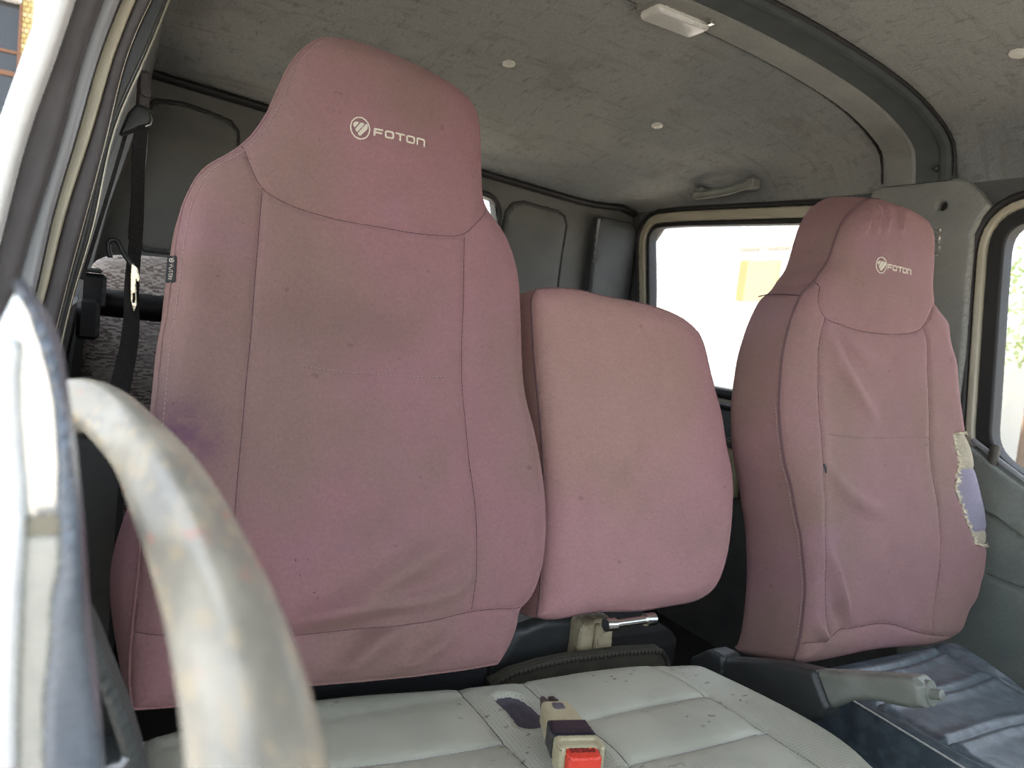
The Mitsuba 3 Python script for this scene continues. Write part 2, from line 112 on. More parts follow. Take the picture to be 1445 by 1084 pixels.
D2['s_brn'] = [(0.0041,1.,1.1197),(-0.0145,1.,1.0508),(-0.0306,1.,0.9669),(-0.0539,1.,0.8576),(-0.0655,1.,0.7828),(-0.0766,1.,0.7243)]
D2['s_bei'] = [(-0.0115,0.99,1.1118),(-0.0296,0.99,1.0442),(-0.0448,0.99,0.962),(-0.0656,0.99,0.855),(-0.0757,0.99,0.7816),(-0.0845,0.99,0.7243)]
D2['s_dk2'] = [(-0.0127,0.8,1.051),(-0.0262,0.8,0.9968),(-0.0384,0.8,0.9304),(-0.0552,0.8,0.8441),(-0.0633,0.8,0.7849),(-0.071,0.8,0.7386)]
D2['s_gry'] = [(-0.0233,0.78,1.0414),(-0.0357,0.78,0.9891),(-0.047,0.78,0.925),(-0.0643,0.78,0.8413),(-0.0753,0.78,0.7836),(-0.0838,0.78,0.7388)]
D2['s_dk'] = [(-0.0444,0.76,1.0287),(-0.0567,0.76,0.9755),(-0.0712,0.76,0.9162),(-0.0832,0.76,0.8488),(-0.0943,0.76,0.7815),(-0.1024,0.76,0.7385)]
D2['s_wht'] = [(-0.0638,0.74,1.0164),(-0.0776,0.74,0.9593),(-0.0878,0.74,0.9175),(-0.0996,0.74,0.8613),(-0.111,0.74,0.7911),(-0.1183,0.74,0.7384)]
D2['ext'] = [(-0.9897,8.,3.0494),(-0.8489,8.,3.0919),(-0.845,8.,3.0033),(-0.7876,8.,3.1103),(-0.7688,8.,2.6931),(-0.8357,8.,2.675),(-0.8145,8.,2.193),(-0.9677,8.,2.5192),(-0.9528,8.,2.1604)]
D2['extR'] = [(12.,12.4491,2.9596),(12.,10.6821,2.6114),(12.,11.7436,2.5977),(12.,10.9552,2.5863),(12.,11.7325,1.979),(12.,10.8531,3.053),(12.,9.9462,2.877),(12.,11.4992,0.158),(12.,12.3049,-0.1842),(12.,15.3214,3.4211)]
D2['extR2'] = [(8.,4.0854,1.3848),(8.,4.0431,1.7446),(8.,4.1259,0.355),(8.,3.8202,0.3361),(8.,4.0162,0.739),(8.,3.9858,1.1754)]

# ---------------------------------------------------------------- helpers
def lab(key, label=None, category=None, group=None, kind=None):
    d = labels.setdefault(key, {})
    for k, v in (('label', label), ('category', category), ('group', group), ('kind', kind)):
        if v: d[k] = v
    return key

def free(name):
    if name not in scene and not any(k.startswith(name + '__') for k in scene): return name
    i = 1
    while f'{name}_{i:03d}' in scene or any(k.startswith(f'{name}_{i:03d}__') for k in scene): i += 1
    return f'{name}_{i:03d}'

def put(parent, name, mesh, bsdf, smooth=35, uv=None, **more):
    key = free(f'{parent}__{name}' if parent else name)
    scene[key] = mikit.ply(mesh, bsdf, smooth, uv=uv, **more)
    return key

def put_raw(parent, name, v, f, n, bsdf):
    key = free(f'{parent}__{name}' if parent else name)
    path = meshkit.write_ply((v, f), True, normals=n)
    scene[key] = {'type': 'ply', 'filename': path, 'face_normals': False, 'bsdf': {'type': 'ref', 'id': bsdf}}
    return key

def spline(pts, step=0.004, closed=False, s=0.0):
    p = np.asarray(pts, float)
    if closed: p = np.vstack([p, p[:1]])
    tck, _ = splprep(p.T, s=s, per=closed, k=min(3, len(p) - 1))
    q = np.array(splev(np.linspace(0, 1, 600), tck)).T
    return resample(q, step)

def resample(q, step):
    q = np.asarray(q, float)
    L = np.r_[0, np.cumsum(np.linalg.norm(np.diff(q, axis=0), axis=1))]
    n = max(2, int(round(L[-1] / step)) + 1)
    t = np.linspace(0, L[-1], n)
    return np.stack([np.interp(t, L, q[:, k]) for k in range(q.shape[1])], 1)

def tube(path, r, closed=False, n=10, ry=None, up=(0, 0, 1), power=2.0, caps=True, twist=0.0):
    p = np.asarray(path, float); m = len(p)
    t = np.roll(p, -1, 0) - np.roll(p, 1, 0) if closed else np.gradient(p, axis=0)
    t /= np.maximum(np.linalg.norm(t, axis=1, keepdims=True), 1e-12)
    a = np.cross(t[0], up)
    if np.linalg.norm(a) < 1e-3: a = np.cross(t[0], (1, 0.2, 0))
    a /= np.linalg.norm(a); A = []
    for k in range(m):
        a = a - t[k] * (a @ t[k]); a = a / np.linalg.norm(a); A.append(a)
    A = np.array(A); B = np.cross(t, A)
    rr = np.broadcast_to(np.asarray(r, float), (m,)); rb = rr if ry is None else np.broadcast_to(np.asarray(ry, float), (m,))
    th = np.arange(n) / n * 2 * np.pi
    c, s_ = np.cos(th), np.sin(th)
    if power != 2.0:
        q = (np.abs(c) ** power + np.abs(s_) ** power) ** (-1 / power); c, s_ = c * q, s_ * q
    ct, st = math.cos(twist), math.sin(twist)
    A2, B2 = A * ct + B * st, B * ct - A * st
    v = (p[:, None] + A2[:, None] * (rr[:, None] * c)[..., None] + B2[:, None] * (rb[:, None] * s_)[..., None]).reshape(-1, 3)
    f = []
    K = m if closed else m - 1
    i = np.arange(n); j = (i + 1) % n
    for k in range(K):
        b0, b1 = k * n, ((k + 1) % m) * n
        f.append(np.stack([b0 + i, b1 + i, b1 + j], 1)); f.append(np.stack([b0 + i, b1 + j, b0 + j], 1))
    f = np.vstack(f)
    if caps and not closed:
        v = np.vstack([v, p[0], p[-1]])
        f = np.vstack([f, np.stack([np.full(n, m * n), i, j], 1), np.stack([np.full(n, m * n + 1), (m - 1) * n + j, (m - 1) * n + i], 1)])
    me = trimesh.Trimesh(v, f, process=False)
    if me.volume < 0: me.invert()
    return me

def box(cx, cy, cz, sx, sy, sz, bev=0.0):
    if bev <= 0:
        b = trimesh.creation.box((sx, sy, sz)); b.apply_translation((cx, cy, cz)); return b
    e = np.array([sx, sy, sz]) / 2
    pts = []
    for sg in np.ndindex(2, 2, 2):
        s = np.array(sg) * 2 - 1
        for k in range(3):
            o = np.full(3, bev); o[k] = 0
            pts.append(s * (e - o))
    h = trimesh.convex.convex_hull(np.array(pts)); h.apply_translation((cx, cy, cz)); return h

def join(*m): return trimesh.util.concatenate([x for x in m if x is not None])

def frame(org, eu, ev, n=None):
    eu, ev = np.asarray(eu, float), np.asarray(ev, float)
    return np.asarray(org, float), eu, ev, np.cross(eu, ev) if n is None else np.asarray(n, float)

def seat_frame(org, recline):
    a = math.radians(recline)
    return frame(org, (1, 0, 0), (0, math.sin(a), math.cos(a)))

def lift(F, uv, h):
    o, eu, ev, n = F
    uv = np.asarray(uv, float)
    return o + uv[:, :1] * eu + uv[:, 1:2] * ev + np.broadcast_to(np.asarray(h, float), (len(uv),))[:, None] * n

def rings_of(P, step):
    out = []
    for g in getattr(P, 'geoms', [P]):
        for r in [g.exterior, *g.interiors]:
            c = resample(np.array(r.coords), step)[:-1]
            out.append(c)
    return out

def point_field(P, step, seams=(), r=0.0, seam_rows=True, edge_step=None):
    """Points inside P that follow its edges and the seams."""
    es = edge_step or step * 0.6
    sets = [(np.vstack(rings_of(P, es)), 0)]
    rows = (0, 0.0018, -0.0018, 0.0042, -0.0042) if seam_rows else (0,)
    for o in rows:
        for s in seams:
            s = resample(s, min(0.004, step))
            if o:
                t = np.gradient(s, axis=0); t /= np.linalg.norm(t, axis=1, keepdims=True)
                s = s + o * np.stack([-t[:, 1], t[:, 0]], 1)
            sets.append((s, 0.0012 if not o else 0.0015))
    if r > 0:
        for q in (0.03, 0.1, 0.22, 0.38, 0.58, 0.8):
            B = P.buffer(-r * q)
            if not B.is_empty: sets.append((np.vstack(rings_of(B, max(es, step * 0.7))), min(0.35 * es, r * 0.05)))
    x0, y0, x1, y1 = P.bounds
    gx, gy = np.meshgrid(np.arange(x0, x1, step), np.arange(y0, y1, step * 0.866))
    gx = gx + (np.arange(gx.shape[0]) % 2)[:, None] * step / 2
    sets.append((np.stack([gx.ravel(), gy.ravel()], 1), step * 0.5))
    acc = sets[0][0]
    inner = P.buffer(-1e-6)
    for s, dmin in sets[1:]:
        s = s[shapely.contains_xy(inner, s[:, 0], s[:, 1])]
        if len(s) == 0: continue
        if dmin > 0:
            s = s[cKDTree(acc).query(s)[0] > dmin]
            if len(s) == 0: continue
        acc = np.vstack([acc, s])
    return acc, len(sets[0][0])

def triangulate(pts, P):
    tri = Delaunay(pts).simplices
    c = pts[tri].mean(1)
    tri = tri[shapely.contains_xy(P, c[:, 0], c[:, 1])]
    a, b, d = (pts[tri[:, k]] for k in range(3))
    cr = (b[:, 0] - a[:, 0]) * (d[:, 1] - a[:, 1]) - (b[:, 1] - a[:, 1]) * (d[:, 0] - a[:, 0])
    tri = tri[np.abs(cr) > 1e-12]; cr = cr[np.abs(cr) > 1e-12]
    tri[cr < 0] = tri[cr < 0][:, ::-1]
    return tri

def dist_to(P, pts):
    B = np.vstack(rings_of(P, 0.0015))
    return cKDTree(B).query(pts)[0]

def edge_rise(d, r, rh):
    t = np.clip(d / r, 0, 1)
    return rh * np.sqrt(np.maximum(0, 1 - (1 - t) ** 2))

def slab(P, F, T, r=0.004, rh=None, step=0.02, hfun=None, seams=(), back=True, edge_step=None):
    """A panel of outline P on the plane of F, T thick, its front edges rounded by r; one closed mesh."""
    rh = r if rh is None else rh
    pts, nb = point_field(P, step, seams, r, seam_rows=bool(len(seams)), edge_step=edge_step)
    tri = triangulate(pts, P)
    d = dist_to(P, pts); d[:nb] = 0
    h = edge_rise(d, r, rh) if r > 0 else np.zeros(len(pts))
    if hfun is not None: h = h + hfun(pts, d)
    v = [lift(F, pts, h)]; f = [tri]; base = len(pts); start = 0
    for ring in rings_of(P, edge_step or step * 0.6):
        m = len(ring); i = np.arange(m); j = (i + 1) % m
        v.append(lift(F, ring, -T))
        f.append(np.stack([start + i, base + i, base + j], 1)); f.append(np.stack([start + i, base + j, start + j], 1))
        start += m; base += m
    if back:
        allr = np.vstack(rings_of(P, edge_step or step * 0.6))
        t2 = triangulate(allr, P)[:, ::-1] + len(pts)
        f.append(t2)
    me = trimesh.Trimesh(np.vstack(v), np.vstack(f), process=False)
    if np.dot(np.cross(F[1], F[2]), F[3]) < 0: me.invert()
    me.fix_normals() if False else None
    return me

def loft(left, right, F, T, r):
    """A strip between two lines (same count) on the plane of F, T thick, both long edges rounded by r."""
    n = max(len(left), len(right))
    a, b = (np.array([np.interp(np.linspace(0, 1, n), np.linspace(0, 1, len(q)), q[:, k]) for k in (0, 1)]).T for q in (np.asarray(left), np.asarray(right)))
    w = np.linalg.norm(b - a, axis=1, keepdims=True); e = (b - a) / w; rr = np.minimum(r, w[:, 0] * 0.49)
    prof = []
    for t in np.linspace(0, math.pi / 2, 6): prof.append((a + e * (rr * (1 - math.cos(t)))[:, None], rr * math.sin(t)))
    for t in np.linspace(math.pi / 2, 0, 6): prof.append((b - e * (rr * (1 - math.cos(t)))[:, None], rr * math.sin(t)))
    prof.append((b, np.full(n, -T))); prof.append((a, np.full(n, -T)))
    V = np.stack([lift(F, p, h) for p, h in prof], 1); k = len(prof); V = V.reshape(-1, 3); f = []
    for i in range(n - 1):
        for j in range(k):
            p, q = i * k + j, i * k + (j + 1) % k
            f += [(p, q, q + k), (p, q + k, p + k)]
    f += [(0, j + 1, j) for j in range(1, k - 1)] + [((n - 1) * k, (n - 1) * k + j, (n - 1) * k + j + 1) for j in range(1, k - 1)]
    me = trimesh.Trimesh(V, f, process=False)
    if me.volume < 0: me.invert()
    return me

def ring_loft(P, o0, o1, F, T, r, step=0.012, smooth=6):
    """A closed band round the outline P, from o0 to o1 outside it, its edges rounded by r."""
    q = rings_of(P, step)[0]
    if not Polygon(q).exterior.is_ccw: q = q[::-1]
    for _ in range(smooth): q = (np.roll(q, 1, 0) + 2 * q + np.roll(q, -1, 0)) / 4
    t = np.roll(q, -1, 0) - np.roll(q, 1, 0); t /= np.linalg.norm(t, axis=1, keepdims=True)
    no = np.stack([t[:, 1], -t[:, 0]], 1)
    r = min(r, abs(o1 - o0) * 0.49); sec = []
    for a in np.linspace(0, math.pi / 2, 6): sec.append((o0 + r * (1 - math.cos(a)), r * math.sin(a)))
    for a in np.linspace(math.pi / 2, 0, 6): sec.append((o1 - r * (1 - math.cos(a)), r * math.sin(a)))
    sec += [(o1, -T), (o0, -T)]
    V = np.stack([lift(F, q + no * o, h) for o, h in sec], 1); m, k = len(q), len(sec); V = V.reshape(-1, 3); f = []
    for i in range(m):
        i2 = (i + 1) % m
        for j in range(k):
            j2 = (j + 1) % k
            f += [(i * k + j, i * k + j2, i2 * k + j2), (i * k + j, i2 * k + j2, i2 * k + j)]
    me = trimesh.Trimesh(V, f, process=False)
    if me.volume < 0: me.invert()
    return me

def rrect(x0, y0, x1, y1, r):
    from shapely.geometry import box as sb
    return sb(x0 + r, y0 + r, x1 - r, y1 - r).buffer(r, quad_segs=6)

def ribbon_strip(left, right):
    return Polygon(list(map(tuple, left)) + list(map(tuple, right))[::-1]).buffer(0)

# ---------------------------------------------------------------- materials
def mat(name, base, rough=0.6, metallic=0.0, spec=0.5, coat=0.0, coat_gloss=0.8, sheen=0.0, bump=None, bump_scale=1.0, eps=1e-3, two=True):
    def tex(x): return {'type': 'rgb', 'value': list(map(float, x))} if isinstance(x, (tuple, list)) else x
    b = {'type': 'principled', 'base_color': tex(base), 'roughness': rough if not isinstance(rough, dict) else rough, 'metallic': float(metallic), 'specular': float(spec)}
    if coat: b['clearcoat'] = float(coat); b['clearcoat_gloss'] = float(coat_gloss)
    if sheen: b['sheen'] = float(sheen)
    if bump is not None: b = {'type': 'bumpmap', 'arbitrary': proc(bump, eps), 'scale': float(bump_scale), 'bsdf': b}
    if two: b = {'type': 'twosided', 'bsdf': b}
    scene[name] = b
    return name

def spots(p, centres):
    """0..1 near each (x, y, z, radius)."""
    m = mi.Float(0)
    for (x, y, z, r) in centres:
        d2 = dr.square(p.x - x) + dr.square(p.y - y) + dr.square(p.z - z)
        m = dr.maximum(m, dr.exp(-d2 / (r * r)))
    return m

def cloth(main, soil, fresh, seed, purple=()):
    """Sun-bleached mauve cloth with patchy soiling and unbleached patches."""
    def fn(p, n, uv):
        a = fbm(p.x * 5.5 + seed, p.y * 5.5, p.z * 4.2, 4)
        c = mix(main, soil, smoothstep(0.42, 0.66, a))
        b = fbm(p.x * 9 + 31 + seed, p.y * 9, p.z * 7, 3)
        c = mix(c, fresh, smoothstep(0.56, 0.8, b) * 0.55)
        if purple:
            k = spots(p, purple) * smoothstep(0.25, 0.75, fbm(p.x * 60, p.y * 60, p.z * 60, 3) * 0.7 + 0.25)
            c = mix(c, (0.115, 0.05, 0.105), k * 0.85)
        c = mix(c, [q * 0.80 for q in soil], smoothstep(0.55, 0.78, fbm(p.x * 3.1 + 7 + seed, p.y * 3.1, p.z * 2.6, 5)) * 0.7)
        d_ = fbm(p.x * 34 + seed, p.y * 34, p.z * 22, 4)
        c = c * (0.955 + 0.09 * d_)
        c = mix(c, [q * 0.45 for q in soil], smoothstep(0.84, 0.90, fbm(p.x * 75 + seed, p.y * 75, p.z * 75, 2)) * 0.35)
        g = noise(p.x * 900, p.y * 900, p.z * 260) * 0.6 + noise(p.x * 240, p.y * 240, p.z * 1100) * 0.4
        return c * (0.86 + 0.28 * g)
    return proc(fn)

def weave(p, n, uv):
    return noise(p.x * 700, p.y * 700, p.z * 200) * 0.6 + noise(p.x * 200, p.y * 200, p.z * 900) * 0.4

MAUVE, SOIL, FRESH = (0.272, 0.146, 0.150), (0.236, 0.147, 0.130), (0.288, 0.154, 0.188)

stain_c = [(0.082, 0.905, 0.60, 0.030), (0.078, 0.90, 0.57, 0.022), (0.10, 0.91, 0.63, 0.03)]
mat('cloth_passenger', cloth(MAUVE, SOIL, FRESH, 3.1, [(0.075, 0.88, 0.635, 0.034), (0.092, 0.88, 0.62, 0.026)]), 0.92, sheen=0.35, spec=0.15, bump=weave, bump_scale=0.00045, eps=4e-4)
mat('cloth_middle', cloth((0.365, 0.200, 0.200), (0.34, 0.205, 0.178), (0.37, 0.196, 0.225), 11.7), 0.92, sheen=0.35, spec=0.15, bump=weave, bump_scale=0.00045, eps=4e-4)
mat('cloth_driver', cloth((0.280, 0.162, 0.158), (0.255, 0.160, 0.140), (0.290, 0.160, 0.190), 23.3), 0.92, sheen=0.35, spec=0.15, bump=weave, bump_scale=0.00045, eps=4e-4)
mat('dark_piping', (0.150, 0.088, 0.092), 0.85, spec=0.1)
mat('seam_thread', (0.110, 0.060, 0.072), 0.9, spec=0.1)
mat('pale_thread', (0.36, 0.26, 0.25), 0.85, spec=0.1)
mat('embroidery', (0.62, 0.57, 0.47), 0.6, sheen=0.3)
mat('lavender', proc(lambda p, n, uv: mix((0.215, 0.19, 0.24), (0.30, 0.27, 0.325), noise(p.x * 300, p.y * 300, p.z * 900))), 0.9, spec=0.15)
mat('foam', proc(lambda p, n, uv: mix((0.30, 0.26, 0.19), (0.48, 0.43, 0.33), fbm(p.x * 260, p.y * 260, p.z * 260, 3))), 0.95, spec=0.1)
mat('fray', (0.62, 0.56, 0.42), 0.9, spec=0.1)
mat('black_tag', (0.012, 0.012, 0.013), 0.5)

def near_line(pts, line):
    """(distance, position 0..1 along the line) of each point."""
    q = resample(line, 0.003)
    d, i = cKDTree(q).query(pts)
    return d, i / max(1, len(q) - 1)

def folds(pts, list_):
    h = np.zeros(len(pts))
    for line, amp, w in list_:
        q = spline(line, 0.004) if len(line) > 2 else resample(line, 0.004)
        d, t = near_line(pts, q)
        h += amp * np.exp(-(d / w) ** 2) * np.sqrt(np.clip(np.sin(np.pi * np.clip(t, 0.02, 0.98)), 0, 1))
    return h

class Back:
    """A seat back: front cloth in panels divided by sewn seams, a side band, piping and thread."""
    def __init__(self, key, F, outline, seams, panels, hfun, r, rh, T, step, cloth_of, band_mat, bulge=lambda uv: 0.006, groove=0.0022, reaches=None, flare=None):
        self.key, self.F = key, F
        out = np.asarray(outline)
        P = Polygon(out).buffer(0)
        if P.geom_type != 'Polygon': P = max(P.geoms, key=lambda g: g.area)
        P = P.buffer(-0.003).buffer(0.003)
        P = max(getattr(P, 'geoms', [P]), key=lambda g: g.area)
        self.P = P
        inner = [s for s in seams]
        pts, nb = point_field(P, step, inner, r, True, edge_step=0.004)
        tri = triangulate(pts, P)
        d = dist_to(P, pts); d[:nb] = 0
        h = edge_rise(d, r, rh) + hfun(pts, d) * np.clip(d / 0.02, 0, 1)
        g = np.zeros(len(pts))
        for s in inner:
            ds = cKDTree(resample(s, 0.0015)).query(pts)[0]
            g = np.maximum(g, np.exp(-(ds / 0.0030) ** 2) + 0.55 * np.exp(-(ds / 0.010) ** 2))
        h = h - groove * g * np.clip(d / 0.006, 0, 1)
        v = lift(F, pts, h)
        me = trimesh.Trimesh(v, tri, process=False)
        n = np.array(me.vertex_normals)
        self.surf = LinearNDInterpolator(pts, h)
        # panels
        ext = []
        for s, reach in zip(seams, reaches or [0.006] * len(seams)):
            s = np.asarray(s); a, b = s[0] - s[1], s[-1] - s[-2]
            e0, e1 = (0.0 if reach == 0 else reach) * a / np.linalg.norm(a), reach * b / np.linalg.norm(b)
            q = [s[0] + e0, *s, s[-1] + e1]
            for end in (0, -1):
                near = P.exterior.interpolate(P.exterior.project(Point(s[end])))
                if P.contains(Point(q[end])) and near.distance(Point(s[end])) < 0.022:
                    w = np.array(near.coords[0]) - s[end]
                    q[end] = s[end] + w * (1 + 0.004 / max(1e-6, np.linalg.norm(w)))
            ext.append(LineString(np.array(q)))
        polys = [p for p in polygonize(unary_union([LineString(P.exterior.coords)] + ext)) if p.representative_point().within(P)]
        c = pts[tri].mean(1)
        owner = np.full(len(tri), -1)
        for i, (nm, where) in enumerate(panels):
            best = min(polys, key=lambda p: p.distance(Point(where)) - (1 if p.contains(Point(where)) else 0))
            owner[shapely.contains_xy(best.buffer(1e-7), c[:, 0], c[:, 1])] = i
        lost = np.nonzero(owner < 0)[0]
        if len(lost):
            ok = np.nonzero(owner >= 0)[0]
            owner[lost] = owner[ok[cKDTree(c[ok]).query(c[lost])[1]]]
        self.keys = {}
        for i, (nm, where) in enumerate(panels):
            ft = tri[owner == i]
            if len(ft) == 0: continue
            used, inv = np.unique(ft, return_inverse=True)
            k = put_raw(key, nm, v[used], inv.reshape(-1, 3), n[used], cloth_of(nm))
            self.keys.setdefault(nm, []).append(k)
        # side band and back
        ring = rings_of(P, 0.004)[0]
        if Polygon(ring).exterior.is_ccw is False: ring = ring[::-1]
        t = np.roll(ring, -1, 0) - np.roll(ring, 1, 0); t /= np.linalg.norm(t, axis=1, keepdims=True)
        no = np.stack([t[:, 1], -t[:, 0]], 1)
        for _ in range(4): no = (np.roll(no, 1, 0) + no + np.roll(no, -1, 0)) / 3
        K = 10; rows = []
        Tv = np.array([T(q) for q in ring]) if callable(T) else np.full(len(ring), T)
        bv = np.array([bulge(q) for q in ring])
        for k in range(K + 1):
            s = k / K
            fl_ = flare(ring) * s if flare is not None else 0
            o = bv * math.sin(math.pi * min(1, s * 1.05)) ** 0.7 if s < 0.95 else bv * 0.0
            edge = 0.012 * max(0, (s - 0.86) / 0.14) ** 2
            rr = ring + no * (np.asarray(o)[..., None] if np.ndim(o) else o) - no * edge + fl_
            rows.append(F[0] + rr[:, :1] * F[1] + rr[:, 1:] * F[2] - (Tv * s)[:, None] * F[3])
        m = len(ring); i = np.arange(m); j = (i + 1) % m
        V = np.vstack(rows); f = []
        for k in range(K):
            f += [np.stack([k * m + i, (k + 1) * m + i, (k + 1) * m + j], 1), np.stack([k * m + i, (k + 1) * m + j, k * m + j], 1)]
        last = Polygon(ring - no * 0.012).buffer(0)
        t2 = triangulate(ring, P)
        f.append(t2[:, ::-1] + K * m)
        band = trimesh.Trimesh(V, np.vstack(f), process=False)
        if band.volume < 0: pass
        put(key, 'side_band', band, band_mat, 45)
        self.ring = ring

    def at(self, uv, lift_by=0.0):
        uv = np.asarray(uv, float)
        h = self.surf(uv); h = np.where(np.isnan(h), 0.0, h)
        return lift(self.F, uv, h + lift_by)

    def thread(self, name, line, r=0.0007, bsdf='seam_thread', up=-0.0002):
        line = np.asarray(line)
        ok = shapely.contains_xy(self.P, line[:, 0], line[:, 1])
        if ok.sum() < 3: return
        return put(self.key, name, tube(self.at(resample(line[ok], 0.004), up), r, n=5), bsdf, True)

    def stitches(self, line, dash=0.0035, gap=0.002, r=0.0006, bsdf='pale_thread', up=0.0006, name='stitching'):
        q = resample(line, dash + gap); ms = []
        for a, b in zip(q[:-1], q[1:]):
            e = a + (b - a) * dash / (dash + gap)
            ms.append(tube(self.at(np.array([a, (a + e) / 2, e]), up), r, n=4))
        return lab(put(self.key, name, join(*ms), bsdf, True), kind='stuff')

    def piping(self, r=0.0032, bsdf='cloth_passenger', line=None):
        line = self.ring if line is None else line
        closed = line is self.ring
        return put(self.key, 'piping', tube(lift(self.F, line, 0.0008), r, closed=closed, n=7), bsdf, True)

    def flat(self, P, name, bsdf, thick=0.0012, parent=None, step=0.0025):
        ms = []
        for g in getattr(P, 'geoms', [P]):
            pts, _ = point_field(g, step, (), 0, edge_step=step * 0.8)
            tri = triangulate(pts, g)
            a, b = self.at(pts, thick), self.at(pts, -0.001)
            v = [a]; f = [tri]; s0 = 0; base = len(pts)
            for ring in rings_of(g, step * 0.8):
                m = len(ring); i = np.arange(m); j = (i + 1) % m
                v.append(b[s0:s0 + m]); f += [np.stack([s0 + i, base + i, base + j], 1), np.stack([s0 + i, base + j, s0 + j], 1)]
                s0 += m; base += m
            ms.append(trimesh.Trimesh(np.vstack(v), np.vstack(f), process=False))
        return put(parent or self.key, name, join(*ms), bsdf, 30)

def logo(back, c, ru, rv, x0, y0, w, hcap):
    """The embroidered badge and the word beside it."""
    k = back.key + '__logo'
    ring = Polygon([(c[0] + ru * math.cos(a), c[1] + rv * math.sin(a)) for a in np.linspace(0, 2 * math.pi, 60)[:-1]])
    hole = Polygon([(c[0] + (ru - 0.0015) * math.cos(a), c[1] + (rv - 0.0016) * math.sin(a)) for a in np.linspace(0, 2 * math.pi, 60)[:-1]])
    def tr(px):
        return [(c[0] + (x - 256) / 138 * ru, c[1] - (y - 0.22 * (x - 256) - 370) / 160 * rv) for x, y in px]
    pieces = [Polygon(tr(q)) for q in ([(155, 312), (165, 288), (182, 277), (240, 284), (180, 362)], [(262, 291), (317, 314), (212, 428), (188, 380)], [(335, 314), (362, 335), (364, 360), (352, 395), (270, 473), (245, 476), (222, 440)])]
    back.flat(ring.difference(hole), 'ring', 'embroidery', 0.0010, k)
    for q in pieces: back.flat(q.buffer(0), 'stripe', 'embroidery', 0.0012, k)
    s = hcap * 0.205; lw = w / 5.75; adv = lw * 1.19
    def st(lines): return unary_union([LineString(l).buffer(s / 2, cap_style='square', join_style='round', quad_segs=3) for l in lines])
    e = s / 2
    a, b, lo, hi, mid = e, lw - e, e, hcap - e, hcap * 0.46
    gl = {'F': [[(a, lo), (a, hi), (b, hi)], [(a, mid), (b - s * 0.6, mid)]],
          'O': [[(a + s * .4, lo), (b - s * .4, lo), (b, lo + s * .4), (b, hi - s * .4), (b - s * .4, hi), (a + s * .4, hi), (a, hi - s * .4), (a, lo + s * .4), (a + s * .4, lo)]],
          'T': [[(a - s * .3, hi), (b + s * .3, hi)], [((a + b) / 2, hi), ((a + b) / 2, lo)]],
          'N': [[(a, lo), (a, hi), (b - s * .6, hi), (b, hi - s * .6), (b, lo - s * .3)]]}
    for i, ch in enumerate('FOTON'):
        g = st(gl[ch])
        g = shapely.affinity.translate(g, x0 + i * adv, y0)
        back.flat(g, 'letter', 'embroidery', 0.0012, k, step=0.0018)

import shapely.affinity

# ================================================================ the passenger's seat back
FL = seat_frame((0, 0.84, 0.42), 14)
o_l = spline(D['L_left'], 0.004)
o_r = spline(D['L_right'], 0.004)
o_b = resample(D['L_hem_edge'], 0.004)
outL = np.vstack([o_l[::-1][:-1], o_r[1:]])          # up the left edge, over the head, down the right edge
outL = np.vstack([outL, o_b[::-1][1:-1]])
sL = {k: spline(D['L_' + k], 0.003) for k in ('head_seam', 'seam_l', 'seam_r', 'hem_seam')}
noiseL = lambda uv, s, seed: meshkit.fbm(np.c_[uv * s, np.zeros(len(uv))], 3, seed) - 0.5
fl = D['L_folds']
foldsL = [(fl[0:5], 0.022, 0.018), (fl[5:9], 0.018, 0.011), (fl[9:12], 0.024, 0.013), (fl[12:15], 0.020, 0.012), (fl[15:18], 0.009, 0.010), (fl[18:21], 0.008, 0.018)]
def hL(uv, d):
    h = folds(uv, foldsL)
    h += 0.010 * np.exp(-((uv[:, 0] - 0.52) / 0.035) ** 2) * np.exp(-((uv[:, 1] - 0.15) / 0.22) ** 2)
    h += 0.008 * np.exp(-((uv[:, 0] - 0.075) / 0.04) ** 2) * np.exp(-((uv[:, 1] - 0.22) / 0.24) ** 2)
    h += 0.014 * np.exp(-((uv[:, 0] - 0.33) / 0.11) ** 2 - ((uv[:, 1] - 0.62) / 0.09) ** 2)
    h += -0.008 * np.exp(-((uv[:, 0] - 0.30) / 0.12) ** 2 - ((uv[:, 1] - 0.36) / 0.16) ** 2)
    h += 0.010 * np.exp(-((uv[:, 0] - 0.30) / 0.16) ** 2 - ((uv[:, 1] - 0.08) / 0.10) ** 2)
    h += 0.004 * noiseL(uv, 9, 3) + 0.0012 * noiseL(uv, 40, 8)
    return h
L_ = Back('truck_seat', FL, outL, list(sL.values()),
          [('head_panel', (0.30, 0.64)), ('center_panel', (0.31, 0.25)), ('side_panel', (0.09, 0.25)), ('side_panel', (0.51, 0.25)), ('hem_panel', (0.30, -0.05))],
          hL, 0.040, 0.020, 0.115, 0.006, lambda nm: 'cloth_passenger', 'cloth_passenger',
          bulge=lambda q: 0.002 + 0.024 * math.exp(-((q[1] - 0.06) / 0.09) ** 2) * (q[0] < 0.1))
for s in sL.values(): L_.thread('seam', s)
L_.piping(0.0020, 'cloth_passenger')
L_.stitches(spline(D['L_stitch'], 0.004), r=0.0005)
logo(L_, D['L_logo_c'][0], 0.0129, 0.0155, D['L_logo_t'][1][0], D['L_logo_t'][1][1] - 0.0004, D['L_logo_t'][3][0] - D['L_logo_t'][1][0], 0.0105)
L_.stitches(np.array(L_.ring)[[i for i in range(len(L_.ring)) if L_.ring[i][0] < 0.26 and L_.ring[i][1] > 0.2]][::1] + [0.0075, -0.002], name='edge_stitching', r=0.0006, up=0.0004) if False else None
edge = spline(D['L_left'], 0.004); edge = edge[edge[:, 1] > 0.1]
tt = np.gradient(edge, axis=0); tt /= np.linalg.norm(tt, axis=1, keepdims=True)
